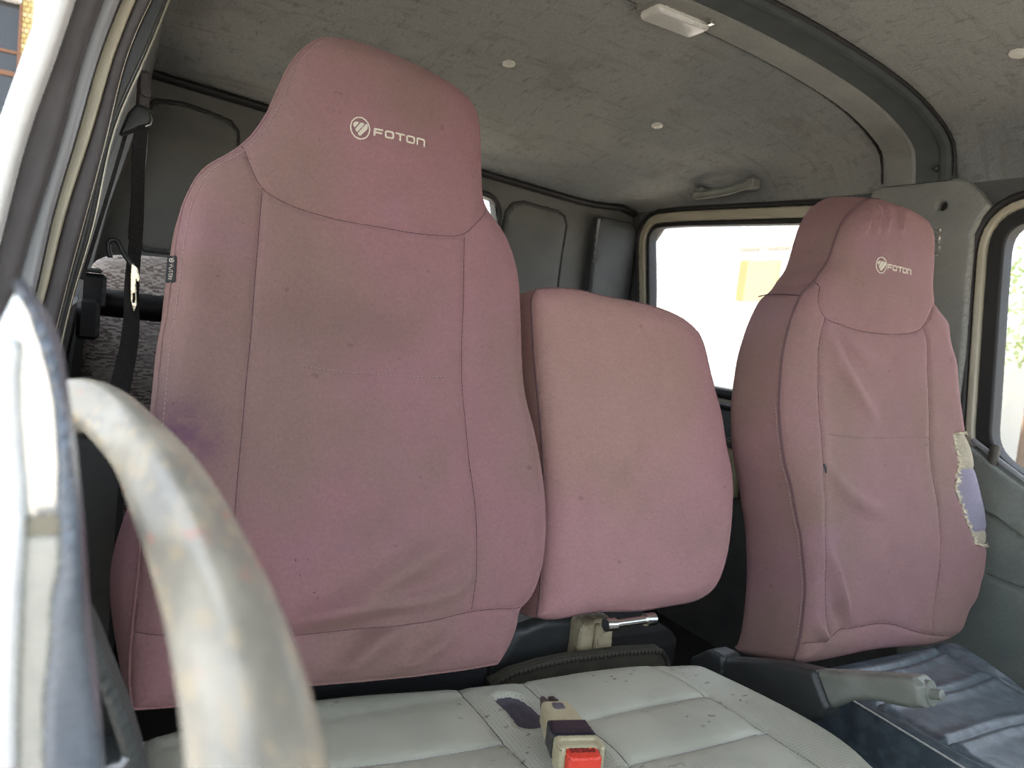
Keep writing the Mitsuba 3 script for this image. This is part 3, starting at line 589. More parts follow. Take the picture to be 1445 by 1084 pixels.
L_.stitches(edge + 0.008 * np.stack([-tt[:, 1], tt[:, 0]], 1), name='edge_stitching', r=0.0006, up=0.0005)
for q in D['L_stain'][6:11]: L_.flat(Polygon([(q[0] - .0008, q[1]), (q[0] + .0004, q[1] + .0016), (q[0] + .0012, q[1] - .0014)]), 'worn_hole', 'seam_thread', 0.0005, step=.001)
tq = D['L_tag']
tag = L_.flat(Polygon(tq).buffer(0.0005), 'cloth_tag', 'black_tag', 0.0022)
lab(tag, 'small black cloth tag with pale woven writing')
mark = [LineString([(0, 0), (0.0012, 0.0022), (0.0024, 0)])]
def tag_text():
    t = meshkit.text_mesh('FOTON', 0.0042, 0.0006)
    v = t.vertices
    w = v[:, 0].max()
    a, b = np.array(tq[0]), np.array(tq[3])
    d = (b - a) / np.linalg.norm(b - a); e = np.array([-d[1], d[0]])
    mid = (np.array(tq[0]) + np.array(tq[1])) / 2
    uv = mid + d * (0.010 + v[:, :1] * 0.9) + e * (v[:, 1:2] - 0.002)
    t.vertices = L_.at(uv, 0.0026)
    t.vertices += (v[:, 2] * 0.5)[:, None] * L_.F[3]
    return t
put(tag, 'lettering', tag_text(), 'embroidery', False)
a0 = (np.array(tq[0]) + np.array(tq[1])) / 2 + [0, -0.005]
L_.flat(Point(*a0).buffer(0.0026).difference(Point(*a0).buffer(0.0018)).union(Polygon([a0 + [-.001, .001], a0 + [.001, .001], a0 + [0, -.0015]])), 'emblem', 'embroidery', 0.0030, tag, step=0.0012)
lab('truck_seat', 'tall mauve cloth seat back with built-in headrest, largest and nearest of the three', 'seat')
mat('frame_black', (0.012, 0.012, 0.013), 0.5)
put('truck_seat', 'frame', box(0.31, 0.905, 0.12, 0.40, 0.04, 0.44, 0.006), 'frame_black', 30)

# ================================================================ the low middle seat back
FM = seat_frame((0, 0.875, 0.42), 14)
ml = np.array(D['M_left'])
mr = spline(D['M_right'], 0.004)
outM = np.vstack([spline(ml[::-1], 0.004)[:-1], mr])
def hM(uv, d):
    h = 0.016 * np.exp(-((uv[:, 0] - 0.80) / 0.14) ** 2 - ((uv[:, 1] - 0.15) / 0.22) ** 2)
    h += folds(uv, [(D['M_marks'][1:3], 0.003, 0.008), ([(0.66, 0.0), (0.65, 0.12), (0.64, 0.25)], 0.006, 0.014)])
    h += 0.006 * noiseL(uv, 7, 21) + 0.001 * noiseL(uv, 40, 5)
    return h
M_ = Back('truck_seat_001', FM, outM, [], [('front_panel', (0.78, 0.25))], hM, 0.045, 0.022, 0.10, 0.007, lambda nm: 'cloth_middle', 'cloth_middle', bulge=lambda q: 0.004)
M_.piping(0.0016, 'dark_piping')
M_.thread('seam', outM[(outM[:, 0] > 0.9)] - [0.006, 0], 0.0010)
lab('truck_seat_001', 'short mauve cloth middle seat back, lowest of the three, on a cream bracket', 'seat')
mat('chrome', (0.75, 0.74, 0.70), 0.18, metallic=1.0)
mat('old_cream', proc(lambda p, n, uv: mix((0.42, 0.36, 0.23), (0.20, 0.155, 0.085), smoothstep(0.45, 0.75, fbm(p.x * 60, p.y * 60, p.z * 60, 4)))), 0.5, bump=lambda p, n, uv: fbm(p.x * 120, p.y * 120, p.z * 120, 3), bump_scale=0.0008)
b = D2['bracket']
bp = Polygon([(x, z) for x, y, z in b[:6]] + [(0.742, 0.15), (0.679, 0.15)]).buffer(0.004).buffer(-0.002)
FYm = lambda Y: frame((0, Y, 0), (1, 0, 0), (0, 0, 1), (0, -1, 0))
k = put('truck_seat_001', 'bracket', slab(bp, FYm(0.915), 0.03, 0.006, step=0.012), 'old_cream', 40)
lab(k, 'cream painted steel bracket with worn patches')
put(k, 'rib', tube([(0.714, 0.906, 0.33), (0.714, 0.905, 0.25), (0.714, 0.905, 0.16)], 0.004, n=8), 'old_cream', True)
k = put('truck_seat_001', 'hinge', tube([(0.684, 0.848, 0.356), (0.775, 0.848, 0.3572)], 0.0065, n=16), 'chrome', 40)
lab(k, 'chrome hinge rod')
for x in (0.692, 0.769):
    put(k, 'clamp', tube([(x - 0.009, 0.848, 0.3565), (x + 0.009, 0.848, 0.3565)], 0.0100, n=16), 'chrome', 40)
put('truck_seat_001', 'hinge_plate', box(0.735, 0.892, 0.372, 0.10, 0.05, 0.012, 0.003), 'frame_black', 30)

# ================================================================ the driver's seat back
FR = seat_frame((0, 0.79, 0.42), 10)
rl = spline(D['R_left'], 0.004); rr_ = spline(D['R_right'], 0.004)
outR = np.vstack([rl[::-1][:-1], rr_])
sR = {k: spline(D['R_' + k], 0.003) for k in ('head_seam', 'seam_l', 'seam_r', 'hem_seam')}
tr_ = [q for q in D['R_tear'][1:-1]]
tear = np.vstack([[(1.60, D['R_tear'][0][1]), (1.53, D['R_tear'][0][1])], spline(tr_, 0.003), [(1.60, 0.030), (1.66, 0.028)]])
tear = resample(tear, 0.003)
tearJ = tear + np.c_[0.0022 * np.sin(np.arange(len(tear)) * 1.7) + 0.0015 * np.sin(np.arange(len(tear)) * 4.1), 0 * tear[:, 0]]
rf = D['R_folds']
foldsR = [(rf[i:i + 2], 0.010, 0.0055) for i in (0, 2, 4, 6)] + [(rf[8:12], 0.011, 0.016), (rf[12:15], 0.007, 0.014), (rf[15:19], 0.011, 0.015), (rf[19:22], 0.015, 0.012), (rf[22:25], 0.012, 0.008), (rf[25:28], -0.010, 0.013), (rf[28:31], -0.003, 0.003)]
foldsR += [([rf[26 - 1], rf[26]], 0.0, 0.01)]
tear_poly = Polygon(list(map(tuple, tearJ)) + [(1.75, tearJ[-1][1]), (1.75, tearJ[0][1])]).buffer(0)
def hR(uv, d):
    h = folds(uv, foldsR)
    h += 0.016 * np.exp(-((uv[:, 0] - 1.245) / 0.10) ** 2 - ((uv[:, 1] - 0.60) / 0.10) ** 2)
    h += 0.012 * np.exp(-((uv[:, 0] - 1.05) / 0.03) ** 2) * np.exp(-((uv[:, 1] - 0.16) / 0.2) ** 2)
    h += 0.012 * np.exp(-((uv[:, 0] - 1.50) / 0.05) ** 2) * np.exp(-((uv[:, 1] - 0.16) / 0.2) ** 2)
    h += -0.010 * np.exp(-((uv[:, 0] - 1.25) / 0.09) ** 2 - ((uv[:, 1] - 0.28) / 0.16) ** 2)
    h += 0.007 * noiseL(uv, 8, 33) + 0.0015 * noiseL(uv, 36, 9)
    inside = shapely.contains_xy(tear_poly, uv[:, 0], uv[:, 1])
    return h - 0.007 * inside
def clothR(nm):
    return {'inner_cover': 'lavender', 'foam_patch': 'foam', 'side_band': 'cloth_driver'}.get(nm, 'cloth_driver')
ta, tb = np.vstack([D['R_tear_a'][:2], [(1.66, 0.19)]]), np.vstack([D['R_tear_b'][:2], [(1.66, 0.062)]])
R_ = Back('truck_seat_002', FR, outR, list(sR.values()) + [tearJ, resample(ta, 0.004), resample(tb, 0.004)],
          [('head_panel', (1.26, 0.55)), ('center_panel', (1.25, 0.2)), ('side_panel', (1.04, 0.25)), ('side_panel', (1.46, 0.4)), ('hem_panel', (1.30, -0.105)),
           ('inner_cover', (1.50, 0.13)), ('foam_patch', (1.48, 0.225)), ('foam_patch', (1.545, 0.043))],
          hR, 0.036, 0.020, lambda q: float(np.interp(q[1], [-.12, 0, .2, .45, .7], [.140, .140, .126, .105, .100])), 0.006, clothR, 'cloth_driver', bulge=lambda q: 0.003, groove=0.0028, reaches=[0.02, 0.006, 0.006, 0.03, 0.02, 0.02, 0.02], flare=lambda q: np.c_[0 * q[:, 0], 0.030 * np.clip((q[:, 1] - .58) / .08, 0, 1) - 0.022 * np.clip((.0 - q[:, 1]) / .10, 0, 1)])
for s in sR.values(): R_.thread('seam', s, 0.0009)
R_.piping(0.0020, 'dark_piping')
R_.stitches(spline(D['R_stitch'], 0.004), r=0.0007)
el = spline(D['R_left'], 0.004)
low = el[(el[:, 1] < 0.30) & (el[:, 1] > -0.10)]
tl_ = np.gradient(low, axis=0); tl_ /= np.linalg.norm(tl_, axis=1, keepdims=True)
ms_ = []
for a, b_ in zip(resample(low, 0.006)[:-1], resample(low, 0.006)[1:]):
    p0 = lift(FR, np.array([a - [0.002, 0], (a + b_) / 2 - [0.003, 0], a * .35 + b_ * .65 - [0.002, 0]]), -0.004)
    ms_.append(tube(p0, 0.0009, n=4))
lab(put('truck_seat_002', 'edge_stitching', join(*ms_), 'pale_thread', True), kind='stuff')
i0 = int(np.argmin(np.abs(el[:, 1] - 0.487)))
put('truck_seat_002', 'band_seam', tube(np.array([FR[0] + (el[i0][0] - .0032 * math.sin(math.pi * s)) * FR[1] + (el[i0][1] + .012 * math.sin(math.pi * s * .6)) * FR[2] - .100 * s * FR[3] for s in np.linspace(0.02, 0.92, 14)]), 0.0011, n=6), 'seam_thread', True)
logo(R_, D['R_logo_c'][0], 0.0137, 0.0150, D['R_logo_t'][1][0], D['R_logo_t'][1][1], D['R_logo_t'][3][0] - D['R_logo_t'][1][0], 0.0100)
fr = []
for i in [j for j in range(len(tearJ) - 1) if R_.P.buffer(-0.004).contains(Point(tearJ[j])) and R_.P.buffer(-0.004).contains(Point(tearJ[j + 1]))]:
    a, b = tearJ[i], tearJ[min(i + 1, len(tearJ) - 1)]
    for _ in range(2):
        q = a + (b - a) * RNG.random()
        L = 0.004 + 0.010 * RNG.random() * (0.3 + abs(math.sin(i * 0.7)))
        e = q + [L * (0.5 + 0.6 * RNG.random()), L * (RNG.random() - 0.6)]
        p0, p1 = R_.at([q], 0.003)[0], R_.at([e], 0.006 + 0.004 * RNG.random())[0]
        w = (b - a) / np.linalg.norm(b - a) * (0.0012 + 0.003 * RNG.random())
        w3 = w[0] * FR[1] + w[1] * FR[2]
        tq3 = np.array([p0 - w3, p0 + w3, p1, p0 - w3 - 0.0006 * FR[3], p0 + w3 - 0.0006 * FR[3], p1 - 0.0006 * FR[3]])
        fr.append(trimesh.Trimesh(tq3, [[0, 1, 2], [5, 4, 3], [0, 3, 4], [0, 4, 1], [1, 4, 5], [1, 5, 2], [2, 5, 3], [2, 3, 0]], process=False))
    fr.append(tube(R_.at(np.array([a, (a + b) / 2, b]), 0.0035), 0.0009 + 0.0012 * RNG.random(), n=5))
k = lab(put('truck_seat_002', 'frayed_edge', join(*fr), 'fray', False), 'pale frayed threads round the tear', kind='stuff')
for kk in R_.keys.get('inner_cover', []): lab(kk, 'lavender inner cover showing through the tear')
for kk in R_.keys.get('foam_patch', []): lab(kk, 'bare beige foam showing in the tear')
mk = D['R_mark'][1]
R_.flat(LineString([mk, (mk[0] + 0.002, mk[1] - 0.006), (mk[0] + 0.004, mk[1] - 0.014)]).buffer(0.0016), 'hole', 'black_tag', 0.0006)
lab('truck_seat_002', 'mauve cloth driver seat back with a torn side, beside the door on the right', 'seat')

# ================================================================ seat cushions
def perforated(base, dark, x0, x1, seed):
    def fn(p, n, uv):
        a = fbm(p.x * 9 + seed, p.y * 9, p.z * 9, 4)
        c = mix(base, [q * 0.86 for q in base], smoothstep(0.45, 0.7, a))
        k = smoothstep(0.74, 0.82, fbm(p.x * 90 + seed, p.y * 130, 3.0, 3)) * smoothstep(0.55, 0.65, noise(p.x * 9, p.y * 9, 1.0))
        c = mix(c, dark, k * 0.6)
        s = 0.0045
        u, v = p.x / s, p.y / s
        fu, fv = u - dr.floor(u) - 0.5, v - dr.floor(v) - 0.5
        hole = smoothstep(0.30, 0.18, dr.sqrt(fu * fu + fv * fv))
        band = dr.select((p.x > x0) & (p.x < x1) | (p.x > 0.765), 1.0, 0.0)
        return mix(c, (0.05, 0.05, 0.05), hole * band * 0.25)
    return proc(fn)
grain = lambda p, n, uv: fbm(p.x * 300, p.y * 300, p.z * 300, 2)
def crease(p, n, uv):
    a = fbm(p.x * 60, p.y * 60, p.z * 60, 3)
    return dr.abs(a - 0.5) * 2 * 0.7 + 0.3 * noise(p.x * 500, p.y * 500, p.z * 500)
mat('grey_leather', perforated((0.42, 0.43, 0.345), (0.07, 0.07, 0.062), 0.429, 0.545, 2.0), 0.42, spec=0.5, bump=grain, bump_scale=0.00035, eps=5e-4)
mat('black_leather', proc(lambda p, n, uv: mix((0.068, 0.090, 0.103), (0.100, 0.130, 0.147), smoothstep(0.4, 0.75, fbm(p.x * 60, p.y * 60, p.z * 60, 4)))), 0.33, spec=0.8, bump=crease, bump_scale=0.0005, eps=6e-4)  # blue-grey lift in the colour stands in for windscreen sheen
mat('welt_thread', (0.5, 0.5, 0.47), 0.5)

class Cushion(Back):
    pass
FZ = lambda z: frame((0, 0, z), (1, 0, 0), (0, 1, 0), (0, 0, 1))
bo = D['bench_out']
outB = spline(bo, 0.006)
outB = np.vstack([outB, resample([tuple(outB[-1]), (0.845, 0.42), (0.83, 0.30), (0.80, 0.24), (0.10, 0.24), (0.06, 0.30), (0.055, 0.80)], 0.006)[1:]])
bs = {k: np.array(v) for k, v in D['bench_seams'].items()}
def ext(line, a, b):
    q = np.vstack([line]) if not a else np.vstack([[a], line])
    return np.vstack([q, [b]]) if b else q
s_l = spline(ext(bs['strip_l'], (0.4285, 0.845), (0.45, 0.22)), 0.004)
s_r = spline(ext(bs['strip_r'], (0.520, 0.835), (0.555, 0.22)), 0.004)
s_rt = spline(ext(bs['right'], (0.728, 0.83), (0.775, 0.22)), 0.004)
t1 = spline(ext(bs['t1'][1:], (0.529, 0.699), (0.765, 0.7012)), 0.004)
t2 = spline(ext(bs['t2'][1:], (0.544, 0.604), (0.7765, 0.6077)), 0.004)
tl = spline(ext(bs['tl'], (0.04, 0.713), (0.429, 0.6926)), 0.004)
tl2 = np.array([(0.04, 0.60), (0.2, 0.59), (0.435, 0.585)])
slot = Polygon(spline(bs['slot'], 0.003, closed=True))
def hB(uv, d):
    h = 0.004 * noiseL(uv, 7, 50) + 0.0008 * noiseL(uv, 60, 51)
    x, y = uv[:, 0], uv[:, 1]
    strip = np.clip(1 - np.abs((x - 0.482) / 0.053) ** 2, 0, 1)
    h += 0.004 * np.sqrt(strip)
    mid = (x > 0.53) & (x < 0.76)
    h += np.where(mid, 0.006 * np.sqrt(np.clip(1 - np.abs((x - 0.645) / 0.115) ** 2, 0, 1)) + 0.005 * np.abs(np.sin(np.pi * (y - 0.604) / 0.096)) ** 0.6, 0)
    h += np.where(x < 0.43, 0.004 * np.abs(np.sin(np.pi * (y - 0.69) / 0.11)) ** 0.6, 0)
    ds = cKDTree(resample(np.array(slot.exterior.coords), 0.002)).query(uv)[0]
    ins = shapely.contains_xy(slot, x, y)
    h += np.where(ins, -0.030 * np.clip(ds / 0.004, 0, 1), 0.004 * np.exp(-((ds - 0.006) / 0.005) ** 2))
    return h
def matB(nm): return {'slot_lining': 'slot_cloth'}.get(nm, 'grey_leather')
mat('slot_cloth', proc(lambda p, n, uv: mix((0.06, 0.052, 0.060), (0.15, 0.13, 0.145), fbm(p.x * 60, p.y * 60, p.z * 60, 3))), 0.9)
slot_line = np.array(slot.exterior.coords)
B_ = Back('seat_cushion', FZ(0.290), outB, [s_l, s_r, s_rt, t1, t2, tl, slot_line],
          [('left_panel', (0.25, 0.77)), ('left_panel', (0.25, 0.62)), ('buckle_strip', (0.51, 0.70)), ('slot_lining', (0.48, 0.74)), ('middle_panel', (0.64, 0.75)), ('middle_panel', (0.65, 0.65)),
           ('middle_panel', (0.66, 0.45)), ('edge_panel', (0.81, 0.6))],
          hB, 0.030, 0.018, 0.17, 0.007, matB, 'grey_leather', bulge=lambda q: 0.004, groove=0.0028)
mat('grey_seam', (0.09, 0.09, 0.085), 0.8)
for s in (s_l, s_r, s_rt): B_.thread('seam', s, 0.0009, 'grey_seam')
for s in (t1, t2, tl): B_.stitches(s, 0.0045, 0.0015, 0.0008, 'welt_thread', 0.0010)
B_.stitches(slot_line, 0.004, 0.002, 0.0007, 'welt_thread', 0.0008)
wl = outB[(outB[:, 1] > 0.78) & (outB[:, 0] < 0.80)]
put('seat_cushion', 'welt', tube(lift(FZ(0.292), wl, 0.003), 0.0026, n=7), 'welt_thread', True)
lab('seat_cushion', 'grey leather bench cushion with a belt slot, in front of the two left seat backs', 'seat cushion')
put('seat_cushion', 'base', box(0.45, 0.50, 0.0, 0.70, 0.50, 0.24, 0.01), 'frame_black', 30)

rc = D['rc_out']
outC = np.vstack([resample([(1.05, 0.75), (1.056, 0.683), (1.054, 0.6655), (1.0498, 0.5737), (1.0449, 0.4899), (1.04, 0.30), (1.08, 0.24), (1.22, 0.24), (1.30, 0.36)], 0.006), resample([(1.30, 0.36), (1.4027, 0.5991), (1.4413, 0.6715), (1.468, 0.74), (1.478, 0.758), (1.46, 0.765), (1.1, 0.765), (1.05, 0.75)], 0.006)[1:-1]])
cs = {k: np.array(v) for k, v in D['rc_seams'].items()}
cl = spline(ext(cs['l'][1:], (1.075, 0.87), (1.075, 0.22)) + [[0.03, 0]] * (len(cs['l']) + 1), 0.004)
cr_ = spline(ext(cs['r'][1:], (1.40, 0.87), (1.27, 0.25)), 0.004)
c1 = spline(ext(cs['t1'][1:-1], (1.07, 0.722), (1.385, 0.731)), 0.004); c2 = spline(ext(cs['t2'], (1.066, 0.642), (1.377, 0.6384)), 0.004); c3 = spline(ext(cs['t3'][1:], (1.066, 0.534), (1.345, 0.52)), 0.004)
def hC(uv, d):
    x, y = uv[:, 0], uv[:, 1]
    h = 0.0012 * noiseL(uv, 8, 70) + 0.0006 * noiseL(uv, 50, 71)
    for c, w in ((c1, 0.02), (c2, 0.02), (c3, 0.02)):
        ds, _ = near_line(uv, c); h += 0.005 * np.exp(-((ds - 0.010) / 0.010) ** 2) * (x > 1.065) * (x < 1.38)
    h += 0.010 * ((x < 1.06) | (x > 1.40)) * 0.5
    return h
C_ = Back('seat_cushion_001', FZ(0.262), outC, [cl, cr_, c1, c2, c3],
          [('center_panel', (1.25, 0.748)), ('center_panel', (1.22, 0.68)), ('center_panel', (1.2, 0.59)), ('center_panel', (1.18, 0.40)), ('side_panel', (1.052, 0.6)), ('side_panel', (1.43, 0.70))],
          hC, 0.022, 0.016, 0.22, 0.007, lambda nm: 'black_leather', 'black_leather', bulge=lambda q: 0.004, groove=0.0035)
lw = outC[(outC[:, 0] < 1.075) & (outC[:, 1] < 0.80)]
put('seat_cushion_001', 'welt', tube(lift(FZ(0.262), resample([(1.056, 0.70), (1.054, 0.6655), (1.0498, 0.5737), (1.0449, 0.4899), (1.04, 0.32)], 0.006), 0.004), 0.0016, n=6), 'welt_thread', True)
lab('seat_cushion_001', 'black creased leather driver seat cushion on the right, under the torn seat back', 'seat cushion')
put('seat_cushion_001', 'base', box(1.26, 0.58, -0.04, 0.36, 0.5, 0.16, 0.01), 'frame_black', 30)

# ================================================================ belt buckle, handbrake
mat('cream_plastic', (0.41, 0.375, 0.235), 0.35, coat=0.3)
mat('black_plastic', proc(lambda p, n, uv: mix((0.026, 0.029, 0.028), (0.044, 0.048, 0.046), fbm(p.x * 30, p.y * 30, p.z * 30, 3))), 0.42, bump=grain, bump_scale=0.0002)
mat('tape', (0.012, 0.014, 0.022), 0.25, bump=lambda p, n, uv: fbm(p.x * 150, p.y * 150, p.z * 150, 2), bump_scale=0.0012)
mat('red_plastic', (0.72, 0.055, 0.03), 0.35, coat=0.3)
mat('dark_print', (0.10, 0.012, 0.010), 0.6)
mat('webbing', (0.10, 0.08, 0.075), 0.8)
ax = np.array([-0.030, -0.105, 0.004]); ax /= np.linalg.norm(ax)         # towards the button
sx = np.cross(ax, [0, 0, 1]); sx /= np.linalg.norm(sx); uz = np.cross(sx, ax)
if uz[2] < 0: uz, sx = -uz, -sx
O = np.array([0.4925, 0.687, 0.339])
def bk(P2, w0, z0, z1, bev=0.003):
    """A rounded block on the buckle's own axes: P2 = outline in (along, across)."""
    Fb = (O + z0 * uz, ax, sx, np.cross(ax, sx) if np.cross(ax, sx) @ uz > 0 else -np.cross(ax, sx))
    Fb = (O + (z1 - bev) * uz, ax, sx, Fb[3])
    return slab(P2, Fb, z1 - bev - z0, bev, step=0.006, edge_step=0.003)
bkey = 'seat_belt_buckle'
body = Polygon([(0, -0.014), (0.004, -0.0165), (0.04, -0.0205), (0.098, -0.0235), (0.098, 0.0235), (0.04, 0.0205), (0.004, 0.0165), (0, 0.014)]).buffer(0.002)
put(bkey, 'body', bk(body, 0, -0.010, 0.0135, 0.005), 'cream_plastic', 40)
k = put(bkey, 'window', bk(rrect(0.006, -0.007, 0.020, 0.007, 0.002), 0, 0.010, 0.0145, 0.0008), 'slot_cloth', 40)
tp = Polygon([(0.045, -0.0232), (0.078, -0.0252), (0.078, 0.0252), (0.045, 0.0232)])
k = lab(put(bkey, 'tape_wrap', bk(tp, 0, -0.012, 0.0152, 0.004), 'tape', 40), 'black tape wound round the buckle')
rim = rrect(0.079, -0.0262, 0.107, 0.0262, 0.006).difference(rrect(0.088, -0.019, 0.13, 0.019, 0.003))
put(bkey, 'rim', bk(rim, 0, -0.013, 0.0160, 0.004), 'cream_plastic', 40)
rb = lab(put(bkey, 'button', bk(rrect(0.0895, -0.0185, 0.117, 0.0185, 0.003), 0, -0.011, 0.0115, 0.003), 'red_plastic', 40), 'red press button')
pt = meshkit.text_mesh('PRESS', 0.0075, 0.0005, bold=True); v = pt.vertices; w_ = v[:, 0].max()
pt.vertices = O + (0.1085 - v[:, 1:2]) * -(-ax) * 1 + ((v[:, :1] - w_ / 2) * 0.9) * (-sx if (np.cross(-sx, -ax) @ uz) > 0 else sx) + (0.0116 + v[:, 2:3]) * uz
# read from the seat: the top of the letters points towards the occupant's lap side
up_t, rt_t = ax, (np.cross(ax, uz))
pt.vertices = O + (0.0995 + v[:, 1:2]) * up_t + ((v[:, :1] - w_ / 2) * 0.9) * rt_t + (0.0115 + v[:, 2:3]) * uz
put(rb, 'lettering', pt, 'dark_print', False)
st_ = []
for o in (-0.006, 0.004):
    st_.append(tube([O + ax * 0.004 + uz * (-0.002) + sx * o, O - ax * 0.012 + uz * (-0.001) + sx * o * 1.3, O - ax * 0.030 - uz * 0.006 + sx * (o * 1.2), O - ax * 0.040 - uz * 0.012 + sx * o], 0.0016, ry=0.009, n=10, up=uz, power=3))
put(bkey, 'strap', join(*st_), 'webbing', 40)
lab(bkey, 'cream belt buckle wrapped in black tape with a red button, lying on the grey bench', 'belt buckle')

FX = lambda X: frame((X, 0, 0), (0, 1, 0), (0, 0, 1), (-1, 0, 0))
br = D['brake']
sleeve = Polygon(br[0:5] + [br[14], br[15], (0.662, 0.262), (0.70, 0.225), (0.78, 0.19), (0.88, 0.19)]).buffer(0.002)
grip = Polygon(spline(br[4:9] + br[9:15] + [br[4]], 0.006)).buffer(0.0)
key = 'handbrake_lever'
put(key, 'sleeve', join(slab(sleeve, FX(0.936), 0.026, 0.010, 0.008, step=0.012)), 'black_plastic', 40)
mat('grip_plastic', proc(lambda p, n, uv: mix((0.165, 0.178, 0.150), (0.215, 0.228, 0.195), smoothstep(0.35, 0.7, fbm(p.x * 20, p.y * 35, p.z * 35, 4)))), 0.38, spec=0.5, bump=grain, bump_scale=0.0002)
put(key, 'grip', slab(Polygon(br[4:15]).buffer(0.003).buffer(-0.002), FX(0.944), 0.022, 0.011, 0.010, step=0.008, edge_step=0.004), 'grip_plastic', 50)
put(key, 'end_cap', tube([(0.955, 0.5145, 0.3805), (0.955, 0.508, 0.3825)], 0.0125, n=20, ry=0.016), 'grip_plastic', 40)
k = put(key, 'button', tube([(0.955, 0.512, 0.380), (0.955, 0.503, 0.3835), (0.955, 0.4955, 0.3862), (0.955, 0.4945, 0.3866)], [0.0068, 0.0068, 0.0068, 0.005], n=18), 'grip_plastic', 40)
put(key, 'boot', slab(Polygon([(0.835, 0.278), (0.865, 0.275), (0.90, 0.245), (0.90, 0.10), (0.80, 0.10)]).buffer(0.004), FX(0.932), 0.034, 0.008, step=0.015), 'black_plastic', 40)
put(key, 'pivot', box(0.953, 0.76, 0.05, 0.05, 0.16, 0.30, 0.01), 'frame_black', 30)
lab(key, 'dark plastic handbrake lever with a push button, between the grey bench and black cushion', 'handbrake')

# ================================================================ the cab: roof, walls, floor
def zb(X): return np.interp(X, [-.2, .0, .3, .6, .85, 1.0, 1.15, 1.35, 1.5, 1.6, 1.645, 1.675], [1.33, 1.36, 1.40, 1.425, 1.435, 1.432, 1.422, 1.398, 1.365, 1.325, 1.275, 1.20])
def zr(X): return np.interp(X, [-.2, 0, 1.4, 1.5, 1.6, 1.645, 1.675], [1.36, 1.346, 1.252, 1.255, 1.262, 1.262, 1.235])
from scipy.interpolate import UnivariateSpline
_x = np.r_[np.linspace(-0.2, 1.5, 150), np.linspace(1.503, 1.675, 120)]
_zb = UnivariateSpline(_x, zb(_x), s=0.0006); _zr = UnivariateSpline(_x, zr(_x), s=0.0005)
def zc(X, Y):
    s = np.clip((Y - 1.15) / 1.05, 0, 1); s = s * s * (3 - 2 * s) * .5 + .5 * s
    return _zb(X) * (1 - s) + _zr(X) * s

def headliner_fn(p, n, uv):
    a = fbm(p.x * 2.3 + 4, p.y * 2.3, 1.0, 4)
    c = mix((0.215, 0.230, 0.226), (0.300, 0.306, 0.285), smoothstep(0.33, 0.62, a))
    st = fbm(p.x * 16 + 3.0 * fbm(p.x * 5, p.y * 5, 2.0, 3), p.y * 60, 5.0, 5)
    c = mix(c, [0.15, 0.145, 0.125], smoothstep(0.56, 0.80, st) * 0.30)
    m2 = fbm(p.x * 140 + 4.0 * fbm(p.x * 9, p.y * 9, 4.0, 2), p.y * 34 + 3, 9.0, 5)
    c = mix(c, (0.13, 0.125, 0.11), smoothstep(0.62, 0.80, m2) * 0.35)
    sm = fbm(p.x * 9 + 40, p.y * 9, 7.0, 5)
    c = mix(c, (0.15, 0.14, 0.12), smoothstep(0.60, 0.80, sm) * 0.30)
    return c * (0.84 + 0.32 * noise(p.x * 420, p.y * 420, p.z * 420))
felt = lambda p, n, uv: noise(p.x * 350, p.y * 350, p.z * 350) + 2.5 * fbm(p.x * 24, p.y * 40, p.z * 24, 3)
mat('headliner', proc(headliner_fn), 0.95, spec=0.1, sheen=0.3, bump=felt, bump_scale=0.0006)
xs, ys = np.r_[np.linspace(-0.09, 1.50, 90), np.linspace(1.505, 1.672, 50)], np.linspace(-0.06, 2.26, 130)
gx, gy = np.meshgrid(xs, ys)
def sheet(zfun, t):
    zz = zfun(gx, gy)
    v = np.stack([gx, gy, zz], -1).reshape(-1, 3); m = len(v); nx, ny = len(xs), len(ys)
    i = (np.arange(ny - 1)[:, None] * nx + np.arange(nx - 1)).ravel()
    f = np.vstack([np.stack([i, i + nx, i + 1], 1), np.stack([i + 1, i + nx, i + nx + 1], 1)])
    v2 = v + [0, 0, t]
    per = np.r_[np.arange(nx), np.arange(1, ny) * nx + nx - 1, (ny - 1) * nx + np.arange(nx - 2, -1, -1), np.arange(ny - 2, 0, -1) * nx]
    pj = np.roll(per, -1)
    side = np.vstack([np.stack([per, pj, pj + m], 1), np.stack([per, pj + m, per + m], 1)])
    return trimesh.Trimesh(np.vstack([v, v2]), np.vstack([f, f[:, ::-1] + m, side]), process=False)
lab(put('', 'ceiling', sheet(lambda x, y: zc(x, y) + 0.0016 * (meshkit.fbm(np.stack([x * 5, y * 5, 0 * x], -1), 3, 4) - 0.5), 0.03), 'headliner', 50), 'grimy grey felt headliner', kind='structure')

def plastic(name, a, b, rough=0.5, spec=0.5, sc=8, bump=True):
    return mat(name, proc(lambda p, n, uv: mix(a, b, smoothstep(0.3, 0.75, fbm(p.x * sc, p.y * sc, p.z * sc, 4))) * (0.9 + 0.2 * noise(p.x * 500, p.y * 500, p.z * 500))), rough, spec=spec, bump=grain if bump else None, bump_scale=0.0002)
plastic('dark_panel', (0.080, 0.085, 0.082), (0.115, 0.117, 0.108), 0.5)
plastic('rear_panel', (0.085, 0.088, 0.080), (0.120, 0.122, 0.108), 0.55, sc=5)
plastic('door_plastic', (0.175, 0.195, 0.172), (0.23, 0.25, 0.215), 0.42, sc=6)
plastic('pillar_plastic', (0.24, 0.25, 0.225), (0.30, 0.305, 0.27), 0.5, sc=6)
plastic('beam_plastic', (0.195, 0.20, 0.185), (0.26, 0.26, 0.23), 0.6, sc=7)
mat('rubber', (0.018, 0.018, 0.017), 0.55)
mat('beige_paint', proc(lambda p, n, uv: mix((0.42, 0.385, 0.28), (0.50, 0.465, 0.35), fbm(p.x * 10, p.y * 10, p.z * 10, 3))), 0.3, coat=0.5)
